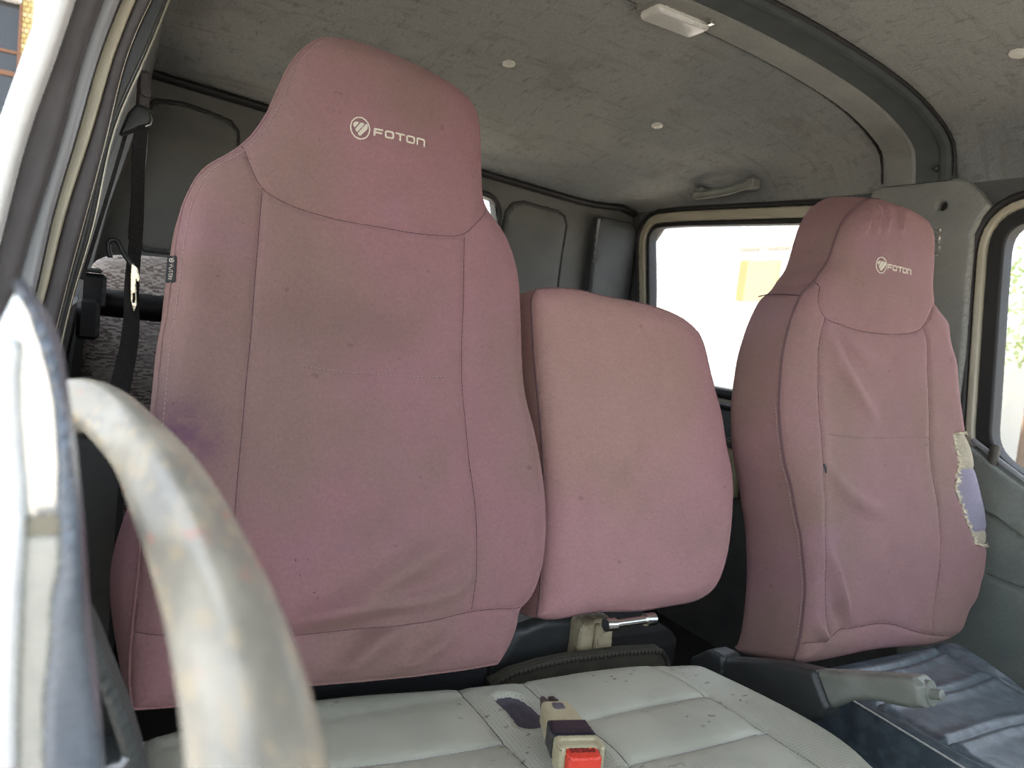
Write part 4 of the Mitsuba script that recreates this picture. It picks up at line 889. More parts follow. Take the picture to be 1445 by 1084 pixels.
mat('white_paint', (0.78, 0.79, 0.77), 0.25, coat=0.8)
mat('grey_trim', (0.30, 0.31, 0.32), 0.4)
mat('brown_seal', proc(lambda p, n, uv: mix((0.050, 0.046, 0.048), (0.105, 0.096, 0.096), fbm(p.x * 60, p.y * 60, p.z * 20, 4))), 0.6)
mat('bright_edge', (0.50, 0.47, 0.38), 0.25, metallic=0.6)
mat('floor_mat', (0.02, 0.02, 0.02), 0.9)
scene['glass_pane'] = {'type': 'thindielectric', 'int_ior': 1.5}

# right-hand wall (the driver's side) with its two window openings, as (y, z) outlines
W = 1.66
G1 = Polygon([(2.046, .665), (2.053, .91), (2.108, 1.162), (2.084, 1.183), (1.93, 1.181), (1.41, 1.157), (1.30, 1.150), (1.27, 1.12), (1.27, .665)]).buffer(-0.03).buffer(0.03)
G2 = Polygon([(.856, .6535), (.858, .692), (.8834, .95), (.8964, 1.0942), (.8862, 1.1192), (.8596, 1.1265), (.60, 1.13), (.0, 1.12), (-.16, 1.07), (-.20, .46), (.40, .50), (.65, .545), (.776, .600), (.828, .624)]).buffer(-0.012).buffer(0.012)
wall = Polygon([(-.30, -.12), (2.26, -.12), (2.26, 1.29), (-.30, 1.30)]).difference(G1.buffer(0.016)).difference(G2.buffer(0.016))
lab(put('', 'wall_right', slab(wall, FX(1.668), 0.05, 0, step=0.15), 'dark_panel', 30), 'dark inner side of the cab behind the driver seat', kind='structure')
for nm, G, outs in (('window_1', G1, (0.016, 0.048, 0.064)), ('window_2', G2, (0.034, 0.052, 0.068))):
    lab(nm, 'rear side window between the middle and the driver seat back' if nm == 'window_1' else 'driver door window at the right edge', kind='structure')
    put(nm, 'pane', trimesh.Trimesh(*(lambda pts: (lift(FX(1.690), pts, 0), triangulate(pts, G)))(np.vstack(rings_of(G.buffer(0.01), 0.02))), process=False) if False else slab(G.buffer(0.008), FX(1.691), 0.0, 0, step=0.3, back=False), 'glass_pane', False)
    a, b, c = outs
    put(nm, 'seal', ring_loft(G, 0, a, FX(1.672), 0.03, 0.006), 'rubber', 45)
    k = put(nm, 'painted_band', ring_loft(G, a, b, FX(1.664), 0.012, 0.006), 'beige_paint', 45)
    put(nm, 'outer_seal', ring_loft(G, b, c, FX(1.660), 0.014, 0.011), 'rubber', 45)
put('window_1', 'sill_bar', tube([(1.655, 1.30, 0.652), (1.655, 1.65, 0.650), (1.655, 2.05, 0.648)], 0.016, n=14), 'rubber', True)
put('window_1', 'sill_edge', tube([(1.640, 1.30, 0.622), (1.640, 1.65, 0.620), (1.640, 2.05, 0.618)], 0.005, n=8), 'grey_trim', True)
0 and put('window_1', 'glass_mark', slab(Point(1.66, 0.682).buffer(0.02), FX(1.6895), 0.001, 0, step=0.01), 'beige_paint', 30)

# the driver's door below its window
lab('door_2', 'dark green-grey driver door panel', kind='structure')
sill = [(.94, .652), (.8855, .6424), (.8322, .6123), (.7576, .5739), (.60, .52), (.30, .475), (-.28, .46)]
top = Polygon(sill + [(-.28, .44), (.60, .455), (.7427, .478), (.8088, .508), (.8717, .520), (.96, .545), (.96, .66)]).buffer(0.001)
mid = Polygon([(.96, .545), (.8717, .520), (.8088, .508), (.7427, .478), (.60, .455), (-.28, .44), (-.28, .36), (.60, .365), (.7264, .3768), (.8092, .380), (.8632, .3934), (.96, .40)])
low = Polygon([(.96, .40), (.8632, .3934), (.8092, .380), (.7264, .3768), (.60, .365), (-.28, .36), (-.28, -.11), (.96, -.11)])
lab(put('door_2', 'upper_panel', slab(top, FX(1.640), 0.03, 0.008, step=0.03, edge_step=0.012), 'door_plastic', 40), 'upper panel with a screw')
put('door_2', 'recess_panel', slab(mid, FX(1.652), 0.02, 0.004, step=0.03, edge_step=0.012), 'door_plastic', 40)
put('door_2', 'lower_panel', slab(low, FX(1.632), 0.035, 0.010, step=0.03, edge_step=0.012), 'door_plastic', 40)
put('door_2', 'glass_channel', tube([(1.655, y, z + 0.012) for y, z in sill[1:]], 0.006, n=8), 'grey_trim', True)
sy, sz = 0.8148, 0.5482
k = put('door_2', 'screw_cup', slab(Point(sy, sz).buffer(0.012).difference(Point(sy, sz).buffer(0.0075)), FX(1.634), 0.004, 0.002, step=0.004), 'door_plastic', 40)
put('door_2', 'screw', tube([(1.640, sy, sz), (1.629, sy, sz)], [0.0065, 0.004], n=14), 'door_plastic', 40)
put('door_2', 'speaker_ring', tube([(1.636, .735 + .014 * math.cos(a), .508 + .016 * math.sin(a)) for a in np.linspace(0, 6.283, 25)[:-1]], 0.0018, closed=True, n=6), 'grey_trim', True)
mat('knob_brown', (0.055, 0.048, 0.036), 0.5)
put('door_lock_knob', 'stem', tube([(1.648, .834, .605), (1.648, .834, .636)], [0.0105, 0.0095], n=16), 'knob_brown', 40)
put('door_lock_knob', 'cap', tube([(1.648, .834, .634), (1.648, .834, .652), (1.648, .834, .654)], [0.0105, 0.0095, 0.0075], n=16), 'knob_brown', 40)
lab('door_lock_knob', 'small dark lock knob on the driver door sill at the right edge', 'lock knob')

# pillar trim between the driver's door and the rear door
bpz = [(q[1], q[2]) for q in D2['bpillar']]; bpr = [(q[1], q[2]) for q in D2['bpillar_r']]
hole_c = (1.0302, 1.1688)
trimP = Polygon(bpz[::-1][::-1] + bpr[1:] + [(.915, .30), (1.24, .30), (1.235, 1.10)]).buffer(0.004).buffer(-0.002)
trimP = trimP.difference(Point(hole_c).buffer(0.0105))
lab(put('', 'trim_2', slab(trimP, FX(1.648), 0.024, 0.010, 0.008, step=0.02, edge_step=0.004), 'pillar_plastic', 45), 'grey pillar trim with a round hole, behind the driver seat back', kind='structure')
rid = spline([(1.647, 1.02, 1.212), (1.647, 0.985, 1.185), (1.647, .975, 1.13), (1.647, .972, 1.0), (1.647, .965, .85), (1.647, .955, .65)], 0.02)
put('trim_2', 'ridge', tube(rid, 0.007, ry=0.004, n=10), 'pillar_plastic', True)
put('trim_2', 'hole_shade_plate', box(1.660, hole_c[0], hole_c[1], 0.004, 0.022, 0.022), 'rubber', False)  # black plate paints the darkness inside the hole
sl = [(1.0549, 1.1147), (1.0366, 1.1153), (1.0292, 1.06), (1.046, 1.0605)]
sP = Polygon([(1.024, 1.118), (1.063, 1.118), (1.058, 1.056), (1.018, 1.056)]).buffer(0.002)
ky = put('', 'belt_guide', slab(sP.difference(sP.buffer(-0.0045)), FX(1.639), 0.008, 0.002, step=0.006, edge_step=0.004), 'chrome', 40)
put(ky, 'slot', slab(sP.buffer(-0.004), FX(1.6405), 0.004, 0, step=0.01), 'rubber', 30)
put(ky, 'bar', tube([(1.638, 1.026, 1.092), (1.638, 1.054, 1.092)], 0.003, n=8), 'chrome', True)
lab(ky, 'small metal belt guide on the grey pillar trim beside the driver headrest', 'belt guide')

mat('beam_shade_felt', proc(lambda p, n, uv: mix((0.072, 0.082, 0.082), (0.10, 0.110, 0.108), fbm(p.x * 30, p.y * 30, p.z * 30, 3))), 0.9, spec=0.1)  # dark colour paints the shade on the front face of the beam
# roof cross-beam with its two end screws
def beam(pr):
    xs_ = np.r_[np.linspace(-0.09, 1.5, 60), np.linspace(1.515, 1.668, 26)]
    rows = []
    for x in xs_:
        e = max(0, (x - 1.50) / 0.17)
        rows.append([(x - 0.020 * 0, y, zb(x) + dz) for y, dz in pr])
    V = np.array(rows)
    # follow the curve of the roof, then run down the side
    path = np.array([(x, 0, float(_zb(x))) for x in xs_ if x < 1.60] + [(1.618, 0, 1.305), (1.630, 0, 1.275), (1.637, 0, 1.245), (1.640, 0, 1.225)])
    path = resample(path, 0.015); t = np.gradient(path, axis=0); t /= np.linalg.norm(t, axis=1, keepdims=True)
    nn = np.stack([-t[:, 2], 0 * t[:, 0], t[:, 0]], 1)
    m = len(path); k = len(pr)
    V = np.array([[path[i] + np.array([0, y, 0]) + nn[i] * dz for y, dz in pr] for i in range(m)]).reshape(-1, 3)
    f = []
    for i in range(m - 1):
        for j in range(k):
            a, b = i * k + j, i * k + (j + 1) % k
            f += [(a, b, b + k), (a, b + k, a + k)]
    f += [(0, j + 1, j) for j in range(1, k - 1)] + [((m - 1) * k, (m - 1) * k + j, (m - 1) * k + j + 1) for j in range(1, k - 1)]
    me = trimesh.Trimesh(V, f, process=False)
    if me.volume < 0: me.invert()
    return me
PR1 = [(1.185, .030), (1.180, -.006), (1.172, -.015), (1.160, -.018), (1.108, -.020), (1.097, -.019), (1.091, -.014), (1.089, .040)]
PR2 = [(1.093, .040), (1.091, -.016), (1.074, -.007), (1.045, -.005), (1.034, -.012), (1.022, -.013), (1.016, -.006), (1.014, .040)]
lab(put('', 'trim_1', beam(PR1), 'beam_plastic', 25), 'roof cross-beam curving down to the pillar', kind='structure')
put('trim_1', 'shaded_front_face', beam(PR2), 'beam_shade_felt', 25)  # hollow shape and dark colour stand in for the shaded front face
for y_ in (1.187, 1.011): put('trim_1', 'gap_shade_line', tube(np.array([(x, y_, float(_zb(x)) - .004) for x in np.linspace(-.05, 1.60, 60)] + [(1.618, y_, 1.30), (1.632, y_, 1.27), (1.640, y_, 1.235)]), 0.004, n=6), 'rubber', True)  # dark tubes stand in for the shaded gaps beside the beam
mat('screw_metal', (0.06, 0.06, 0.055), 0.4, metallic=0.4)
for i, (y, z) in enumerate([(1.142, 1.258), (1.047, 1.25)]):
    put('trim_1', 'screw', tube([(1.640, y, z), (1.622, y, z + 0.003), (1.6195, y, z + .0033)], [0.0065, 0.0065, 0.004], n=16), 'screw_metal', 40)

# rear wall with pressed panels, and its small window behind the passenger seat
RW = 2.21
FY = lambda Y: frame((0, Y, 0), (1, 0, 0), (0, 0, 1), (0, -1, 0))
G3 = rrect(0.46, 0.86, 1.1075, 1.198, 0.06)
rw = Polygon([(-.12, -.12), (1.70, -.12), (1.70, 1.30), (1.4, 1.33), (.0, 1.41), (-.12, 1.41)]).difference(G3.buffer(0.006))
lab(put('', 'wall_rear', slab(rw, FY(RW), 0.04, 0.003, step=0.15), 'rear_panel', 30), 'grey rear wall of the cab with pressed panels', kind='structure')
for nm, pts in (('left', D2['rw_panelL']), ('right', D2['rw_panelR'])):
    q = [(x, z) for x, y, z in pts]
    if nm == 'right': q = q[:-2] + [(1.3715, 0.60), (1.15, 0.60)][::1] if False else [(1.150, .60)] + q[:-1] + [(1.37, .60)]
    PP = Polygon(q).buffer(0.012).buffer(-0.012)
    put('wall_rear', 'pressed_panel', slab(PP, FY(RW - 0.002), 0.006, 0.012, 0.010, step=0.04, edge_step=0.01), 'rear_panel', 40)
    put('wall_rear', 'panel_shade_line', tube(lift(FY(RW - 0.002), np.array(PP.buffer(0.004).exterior.coords)[:-1], 0.0), 0.004, closed=True, n=6), 'rubber', True)  # black tube draws the shade line round each pressed panel
lab('window_3', 'small rear window behind the passenger seat back', kind='structure')
put('window_3', 'pane', slab(G3.buffer(0.004), FY(RW + 0.02), 0, 0, step=0.3, back=False), 'glass_pane', False)
put('window_3', 'seal', slab(G3.buffer(0.016).difference(G3), FY(RW - 0.004), 0.03, 0.006, step=0.02, edge_step=0.008), 'rubber', 45)
put('', 'trim_5', tube([(x, 2.196, float(_zr(x)) - 0.012) for x in np.linspace(-0.1, 1.66, 30)], 0.017, ry=0.011, n=10), 'rubber', True); lab('trim_5', 'dark strip along the rear edge of the roof', kind='structure')
plastic('post_plastic', (0.045, 0.052, 0.052), (0.065, 0.072, 0.070), 0.5)
post = Polygon([(1.490, .30), (1.478, 1.15), (1.485, 1.20), (1.63, 1.20), (1.66, 1.17), (1.67, .30)])
lab(put('', 'trim_4', slab(post, FY(2.17), 0.05, 0.012, step=0.04, edge_step=0.015), 'post_plastic', 40), 'dark rear corner trim beside the side window', kind='structure')
put('trim_4', 'rib', tube([(1.485, 2.165, 1.19), (1.492, 2.165, .9), (1.497, 2.165, .4)], 0.006, n=8), 'grey_trim', True)

# floor, front bulkhead, passenger-side wall
from shapely.geometry import box as sbox
lab(put('', 'floor', box(0.79, 0.95, -0.14, 1.80, 2.66, 0.04), 'floor_mat', False), 'dark cab floor', kind='structure')
lab(put('', 'wall_front', join(box(0.80, -0.42, 0.18, 1.80, 0.06, 0.64, 0.01), box(0.80, -0.31, 0.44, 1.76, 0.24, 0.12, 0.02), box(0.80, -0.09, 1.26, 1.80, 0.06, 0.26, 0.02)), 'dark_panel', 30), 'front bulkhead and dashboard', kind='structure')
wl_l = Polygon([(1.03, -.12), (2.26, -.12), (2.26, 1.36), (1.03, 1.36)])
def lean(me):
    v = me.vertices
    v[:, 0] += np.interp(v[:, 2], [-.2, .55, .70, .85, .97, 1.14, 1.36], [-.11, -.085, -.068, -.042, -.020, .022, .065])
    return me
G4 = rrect(1.38, .74, 2.06, 1.17, .04)
lw_ = slab(wl_l.difference(G4), frame((0, 0, 0), (0, 1, 0), (0, 0, 1), (1, 0, 0)), 0.04, 0, step=0.08)
lab(put('', 'wall_left', lean(lw_), 'dark_panel', 30), 'passenger side of the cab behind the belt', kind='structure')

lab(put('', 'window_4', lean(slab(G4.buffer(.01), frame((-.02, 0, 0), (0, 1, 0), (0, 0, 1), (1, 0, 0)), 0, 0, step=.08, back=False)), 'glass_pane', False), 'rear side window on the passenger side', kind='structure')
# rear bench behind the passenger seat, and the steel bar in front of it
def mottle(p, n, uv):
    a = fbm(p.x * 130, p.y * 130, p.z * 260, 3); b = fbm(p.x * 24 + 9, p.y * 24, p.z * 40, 3)
    c = mix((0.17, 0.14, 0.125), (0.46, 0.41, 0.37), smoothstep(0.38, 0.62, a))
    return mix(c, (0.34, 0.30, 0.27), smoothstep(0.5, 0.7, b) * 0.6)
mat('mottled_cloth', proc(mottle), 0.95, spec=0.1)
rbp = Polygon([(-.05, .15), (-.048, .79), (-.038, .825), (-.01, .842), (.04, .849), (.10, .852), (.42, .855), (.45, .84), (.46, .15)])
lab(put('', 'rear_bench', slab(rbp, FY(1.76), 0.16, 0.03, 0.02, step=0.03, hfun=lambda uv, d: 0.004 * noiseL(uv, 14, 90)), 'mottled_cloth', 40), 'brown mottled cloth rear bench behind the belt, below the rear wall', 'bench')
put('rear_bench', 'leg', box(0.18, 1.84, 0.02, 0.5, 0.10, 0.30), 'frame_black', False)
put('', 'steel_bar', tube([(-0.052, 1.5, .752), (0.05, 1.5, .749), (0.30, 1.5, .744), (0.50, 1.5, .740)], 0.0245, n=18), 'frame_black', True)
lab('steel_bar', 'black round steel bar crossing in front of the mottled rear bench', 'bar')
put('steel_bar', 'end_bracket', box(-0.030, 1.46, .770, .040, .05, .060, .006), 'frame_black', 30)
put('steel_bar', 'end_bracket', box(-0.034, 1.46, .722, .034, .06, .07, .006), 'frame_black', 30)
put('steel_bar', 'bracket_cap', box(-0.035, 1.455, .805, .035, .05, .008, .003), 'black_plastic', 30)
for x in (0.48,): put('steel_bar', 'post', box(x, 1.5, 0.30, 0.03, 0.03, 0.84), 'frame_black', 30)

# mat and floor mouldings between the bench and the seat backs
ol = [(x, z) for x, y, z in D2['mat']]
matP = Polygon(ol + [(.90, .12), (.50, .12)])
mat('olive_mat', proc(lambda p, n, uv: mix((0.030, 0.028, 0.018), (0.060, 0.055, 0.036), fbm(p.x * 50, p.y * 50, p.z * 50, 4))), 0.85)
mat('mat_binding', (0.050, 0.044, 0.032), 0.8); mat('mat_thread', (0.024, 0.020, 0.015), 0.9)
k = put('', 'engine_cover_mat', slab(matP, FY(0.872), 0.010, 0.006, step=0.015, edge_step=0.006), 'olive_mat', 40)
lab(k, 'dark olive mat with a stitched edge standing behind the grey bench', 'mat')
edge_m = resample(np.array(ol[:-1]), 0.0075)
put(k, 'edge_binding', tube([(x, 0.866, z - 0.004) for x, z in resample(np.array(ol), 0.006)], 0.0042, n=8), 'mat_binding', True)
mm = [tube([(x, 0.8615, z - 0.0005), (x + 0.001, 0.8605, z - 0.0085)], 0.0008, n=4) for x, z in edge_m]
lab(put(k, 'stitching', join(*mm), 'mat_thread', False), kind='stuff')
fp = [(x, z) for x, y, z in D2['framepiece']]
k = put('', 'floor_moulding', slab(Polygon([(.55, .06), (.556, .262), (.585, .318), (.640, .331), (.720, .322), (.735, .06)]).buffer(.003), FY(0.955), 0.10, 0.020, 0.016, step=0.02, edge_step=0.008), 'black_plastic', 40)
lab(k, 'glossy dark moulding under the middle seat back, left of the cream bracket', 'moulding')
put('', 'engine_cover', box(0.82, 1.20, 0.06, 0.36, 0.40, 0.36, 0.02), 'floor_mat', 30); lab('engine_cover', 'dark engine cover in the shadow under the middle seat back', 'engine cover')

# ================================================================ passenger's side: pillar strips, belt, door, handle
def lengthen(line, top=1.30, bottom=0.50):
    q = np.asarray(line, float)
    q = q[np.argsort(q[:, 1])]
    a = q[-1] - q[-2]; a = q[-1] + a / a[1] * (top - q[-1][1])
    b = q[0] - q[1]; b = q[0] + b / b[1] * (bottom - q[0][1])
    return spline(np.vstack([[b], q, [a]]), 0.02)
def strip(nm, T, r, top=1.30, bottom=0.50, dy=0.0, grow=0.0):
    Y, l, rgt = D['strips'][nm]
    a, b = lengthen(l, top, bottom), lengthen(rgt, top, bottom)
    return loft(a - [grow, 0], b + [grow, 0], FY(Y + dy), T, r)
lab('trim_3', 'painted jamb of the passenger door opening with its seals', kind='structure')
put('trim_3', 'gap_seal', strip('gap', 0.02, 0.001, grow=0.001), 'rubber', 40)
put('trim_3', 'painted_jamb', strip('beige', 0.03, 0.003), 'beige_paint', 40)
put('trim_3', 'weather_strip', strip('brown', 0.03, 0.007), 'brown_seal', 40)
put('trim_3', 'inner_trim', strip('black', 0.03, 0.005, grow=0.001), 'black_plastic', 40)
Yb_, l_, r_ = D['strips']['bright']
a_, b_ = lengthen(l_, 1.30, .50), lengthen(r_, 1.30, .50)
m_ = min(len(a_), len(b_)); mid_ = a_[:m_] * .45 + b_[:m_] * .55
put('trim_3', 'inner_edge', loft(a_[:m_], mid_, FY(1.02), .02, .0015), 'black_plastic', 40)
put('trim_3', 'bright_edge', loft(mid_, b_[:m_], FY(1.021), .02, .0014), 'bright_edge', 40)
put('trim_3', 'bead', tube([(x, 1.004, z) for x, z in lengthen(D['strips']['black'][1], 1.28, 0.55)], 0.0018, n=6), 'bright_edge', True)
put('trim_3', 'backing', lean(slab(Polygon([(1.03, .30), (1.20, .30), (1.20, 1.30), (1.03, 1.30)]), frame((-0.012, 0, 0), (0, 1, 0), (0, 0, 1), (1, 0, 0)), 0.03, 0, step=0.08)), 'frame_black', 30)

put('trim_3', 'void_shade_box', box(-.035, 1.045, .245, .125, .05, .70, .008), 'black_plastic', 30)  # black box added to paint the dark void beside the passenger seat
lab('door_1', 'passenger door standing ajar at the left edge', kind='structure')
put('door_1', 'window_frame', strip('white', 0.03, 0.008, 1.30, 0.45), 'white_paint', 40)
put('door_1', 'frame_seal', strip('darkseal', 0.03, 0.008, 1.30, 0.45), 'brown_seal', 40)
put('door_1', 'frame_trim', strip('greytrim', 0.03, 0.004, 1.30, 0.45), 'grey_trim', 40)
plastic('rim_plastic', (0.12, 0.145, 0.18), (0.16, 0.18, 0.205), 0.25, 0.6, bump=False)
mat('polished', (0.88, 0.89, 0.87), 0.16, metallic=0.85)
mat('cream_vinyl', proc(lambda p, n, uv: mix((0.50, 0.49, 0.43), (0.62, 0.61, 0.54), fbm(p.x * 300, p.y * 300, p.z * 700, 3))), 0.55,
    bump=lambda p, n, uv: fbm(p.x * 350, p.y * 350, p.z * 1100, 3), bump_scale=0.0008, eps=4e-4)
mat('tan_vinyl', proc(lambda p, n, uv: mix((0.26, 0.24, 0.18), (0.36, 0.33, 0.25), fbm(p.x * 900, p.y * 900, p.z * 900, 2))), 0.6)
bo_ = [(x, z) for x, y, z in D2['blade_out']]; bi_ = [(x, z) for x, y, z in D2['blade_in']]; bl_ = [(x, z) for x, y, z in D2['blade_l']]
bo_s = spline(bo_[1:] + [(.0105, .585), (.017, .52)], 0.004); bi_s = spline(bi_[1:] + [(-.0095, .585), (-.006, .52)], 0.004)
rimP = Polygon(list(map(tuple, bo_s)) + list(map(tuple, bi_s))[::-1]).buffer(0)
rimP = max(getattr(rimP, 'geoms', [rimP]), key=lambda g: g.area)
added_door_body = slab(Polygon([(.50, -.10), (.98, -.10), (.98, .66), (.70, .69), (.50, .69)]).buffer(.01), frame((-.088, 0, 0), (0, 1, 0), (0, 0, 1), (1, 0, 0)), .05, .012, step=.05, edge_step=.02)  # unseen slab added to keep light off the lower left seat corner
put('door_1', 'added_inner_panel', added_door_body, 'black_plastic', 40)
FB = frame((0, 0.28, 0), (1, 0, 0), (0, 0, 1), (0, -1, 0))
put('door_1', 'panel_rim', slab(rimP, FB, 0.03, 0.0045, step=0.008, edge_step=0.003), 'rim_plastic', 50)
outerL = [(-.0306, .7825), (-.036, .765), (-.05, .70), (-.065, .52)]
inner_all = Polygon(list(map(tuple, bi_s)) + outerL[::-1]).buffer(0)
bl_s = spline(bl_ + [(-.019, .585), (-.017, .52)], 0.006)
left_of = Polygon([(-.2, .80), (-.0262, .775)] + list(map(tuple, bl_s)) + [(-.2, .50)])
lowers = sbox(-.3, .3, .3, .7087); band = sbox(-.3, .7087, .3, .7155); upper = sbox(-.3, .7155, .3, 1.0)
FBi = frame((0, 0.288, 0), (1, 0, 0), (0, 0, 1), (0, -1, 0))
def dp(name, P, bsdf, r=0.002, F=FBi, label=None):
    P = P.buffer(0)
    P = max(getattr(P, 'geoms', [P]), key=lambda g: g.area)
    k = put('door_1', name, slab(P, F, 0.02, r, step=0.006, edge_step=0.003), bsdf, 40)
    if label: lab(k, label)
core = inner_all.difference(left_of)
dp('polished_insert', core.intersection(upper), 'polished', label='polished pale insert mirroring the daylight')
dp('vinyl_band', core.intersection(band), 'tan_vinyl', 0.001, label='narrow tan vinyl band')
dp('vinyl_insert', core.intersection(lowers), 'cream_vinyl', label='creased cream vinyl')
dp('edge_strip', inner_all.intersection(left_of), 'white_paint', 0.003, frame((0, .284, 0), (1, 0, 0), (0, 0, 1), (0, -1, 0)), 'pale painted edge')
plastic('pocket_plastic', (0.040, 0.045, 0.043), (0.055, 0.060, 0.056), 0.6)
pk = [(x, z) for x, y, z in D2['pocket']]; slt = [(x, z) for x, y, z in D2['slot']]
pocket = Polygon([(-.08, .68), (-.012, .64)] + list(map(tuple, spline(pk, .005))) + [(.040, .49), (.046, .44), (-.08, .44)]).buffer(0)
slotP = Polygon([(-.03, .600), (.0005, .5885), (.0046, .5865), (.0135, .5571), (.0178, .5430), (.0185, .5392), (.004, .5375), (-.03, .540)]).buffer(0)
FP = frame((0, 0.42, 0), (1, 0, 0), (0, 0, 1), (0, -1, 0))
k = put('door_1', 'map_pocket', slab(pocket.difference(slotP), FP, 0.03, 0.005, step=0.012, edge_step=0.004), 'pocket_plastic', 40)
put(k, 'slot_back', slab(slotP.buffer(0.003), frame((0, .447, 0), (1, 0, 0), (0, 0, 1), (0, -1, 0)), 0.002, 0, step=0.02), 'rubber', 30)
put(k, 'slot_lip', tube([(-.02, .417, .5375), (.010, .416, .5368), (.0185, .416, .5385), (.0205, .416, .5425)], 0.0022, n=8), 'grey_trim', True)

def worn(p, n, uv):
    a = fbm(p.x * 70, p.y * 28, p.z * 70, 4)
    c = mix((0.235, 0.218, 0.178), (0.34, 0.31, 0.245), smoothstep(0.35, 0.7, a))
    c = mix(c, (0.40, 0.32, 0.20), smoothstep(0.52, 0.72, fbm(p.x * 260 + 5, p.y * 90, p.z * 160, 3)) * 0.5)
    c = mix(c, (0.45, 0.17, 0.12), smoothstep(0.70, 0.82, fbm(p.x * 120 + 15, p.y * 50, p.z * 120, 3)) * 0.6)
    return c
mat('worn_handle', proc(worn), 0.30, spec=0.6, coat=0.9, coat_gloss=0.8)
hp = spline([(-.072, .500, .655), (-.050, .508, .688), (-.030, .508, .712), (-.010, .490, .7225), (.009, .455, .7165), (.026, .338, .711), (.034, .263, .7015), (.0375, .213, .6925), (.0385, .177, .6805), (.034, .140, .660), (.024, .110, .625), (.004, .095, .585), (-.035, .09, .55)], 0.008)
k = put('door_1', 'pull_handle', tube(hp, 0.0152, ry=0.0152, n=36, power=2.7, twist=0.55), 'worn_handle', 50)
lab(k, 'big curved grey pull handle with a worn shiny surface')
for b in (box(-.085, .50, .66, .05, .06, .06, .008), box(-.06, .09, .54, .06, .05, .05, .008)): put(k, 'foot', b, 'rim_plastic', 30)

# seat belt on the passenger's pillar
mat('belt_web', proc(lambda p, n, uv: mix((0.012, 0.012, 0.012), (0.030, 0.027, 0.024), noise(p.x * 500, p.y * 500, p.z * 700))), 0.55, spec=0.5)
mat('tongue_metal', (0.72, 0.66, 0.50), 0.25, metallic=0.9)
def web(path, w, t=0.0011, tw=None):
    p = np.asarray(path, float)
    p = spline(p, 0.015) if len(p) > 2 else resample(p, 0.015)
    tg = np.gradient(p, axis=0); tg /= np.linalg.norm(tg, axis=1, keepdims=True)
    ww = np.broadcast_to(np.asarray(w, float), (len(p),)) if np.ndim(w) == 0 else np.interp(np.linspace(0, 1, len(p)), np.linspace(0, 1, len(w)), w)
    ang = np.zeros(len(p)) if tw is None else np.interp(np.linspace(0, 1, len(p)), np.linspace(0, 1, len(tw)), tw)
    e = np.stack([np.cos(ang), np.sin(ang), 0 * ang], 1); e -= tg * (e * tg).sum(1, keepdims=True); e /= np.linalg.norm(e, axis=1, keepdims=True)
    nn = np.cross(tg, e)
    V = np.stack([p - e * ww[:, None] / 2 - nn * t / 2, p + e * ww[:, None] / 2 - nn * t / 2, p + e * ww[:, None] / 2 + nn * t / 2, p - e * ww[:, None] / 2 + nn * t / 2], 1).reshape(-1, 3)
    f = []
    for i in range(len(p) - 1):
        for j in range(4):
            a, b = i * 4 + j, i * 4 + (j + 1) % 4
            f += [(a, b, b + 4), (a, b + 4, a + 4)]
    me = trimesh.Trimesh(V, f, process=False)
    return me
put('seat_belt', 'webbing', web([(.022, 1.125, 1.005), (.0215, 1.13, .93), (.0235, 1.125, .86), (.022, 1.11, .79), (.024, 1.10, .725), (.017, 1.10, .66), (.010, 1.10, .58), (.0, 1.10, .40)], [.020, .019, .018, .021, .025, .027, .028, .03], tw=[0.6, 0.6, 0.5, 0.4, 0.2, 0.1, 0.1, 0.1]), 'belt_web', 30)
put('seat_belt', 'loose_webbing', web([(.0285, 1.135, 1.008), (.0285, 1.14, .955), (.0255, 1.14, .90), (.0225, 1.135, .862)], [.006, .007, .005, .003], tw=[1.2, 1.3, 1.2, 1.0]), 'belt_web', 30)
put('seat_belt', 'retractor_strap', web([(.004, 1.15, .995), (-.0135, 1.15, .905), (-.0375, 1.15, .79)], .005), 'belt_web', 30)
rg = slab(Polygon([(-.002, .985), (.006, 1.012), (.014, 1.024), (.028, 1.022), (.032, 1.012), (.029, 1.003), (.018, .998), (.008, .990)]).buffer(.002), FY(1.112), 0.012, 0.005, step=0.006, edge_step=0.004)
put('seat_belt', 'upper_anchor', rg, 'black_plastic', 40)
put('seat_belt', 'anchor_plate', box(.021, 1.14, 1.050, .016, .03, .05, .004), 'brown_seal', 30)
put('seat_belt', 'anchor_bolt', tube([(.024, 1.126, 1.046), (.024, 1.12, 1.046)], .006, n=12), 'brown_seal', 30)
put('seat_belt', 'anchor_ring', tube([(.0295, 1.106, 1.016), (.0325, 1.105, 1.010), (.031, 1.104, 1.003), (.0255, 1.104, .9985)], .0012, n=6), 'chrome', True)
k = put('seat_belt', 'tongue', slab(Polygon([(.0195, .8188), (.0266, .8141), (.0305, .801), (.029, .795), (.0268, .798), (.0255, .806), (.0262, .79), (.0287, .7643), (.0258, .7563), (.0215, .770), (.0195, .800)]).buffer(.0004).difference(sbox(.0238, .768, .0258, .780)), FY(1.088), 0.004, 0.0012, step=0.004, edge_step=0.002), 'tongue_metal', 40)
lab(k, 'pale metal belt tongue')
put('seat_belt', 'tongue_loop', tube(spline([(-.0055, 1.10, .823), (-.0082, 1.10, .835), (-.0065, 1.10, .8455), (-.001, 1.10, .8465), (.006, 1.098, .8375), (.013, 1.095, .826), (.0205, 1.092, .816)], .003), .0032, n=8), 'black_plastic', True)
put('seat_belt', 'reel', box(.0, 1.12, .36, .07, .05, .10, .01), 'black_plastic', 30)
lab('seat_belt', 'black seat belt with a pale metal tongue hanging at the passenger pillar', 'seat belt')
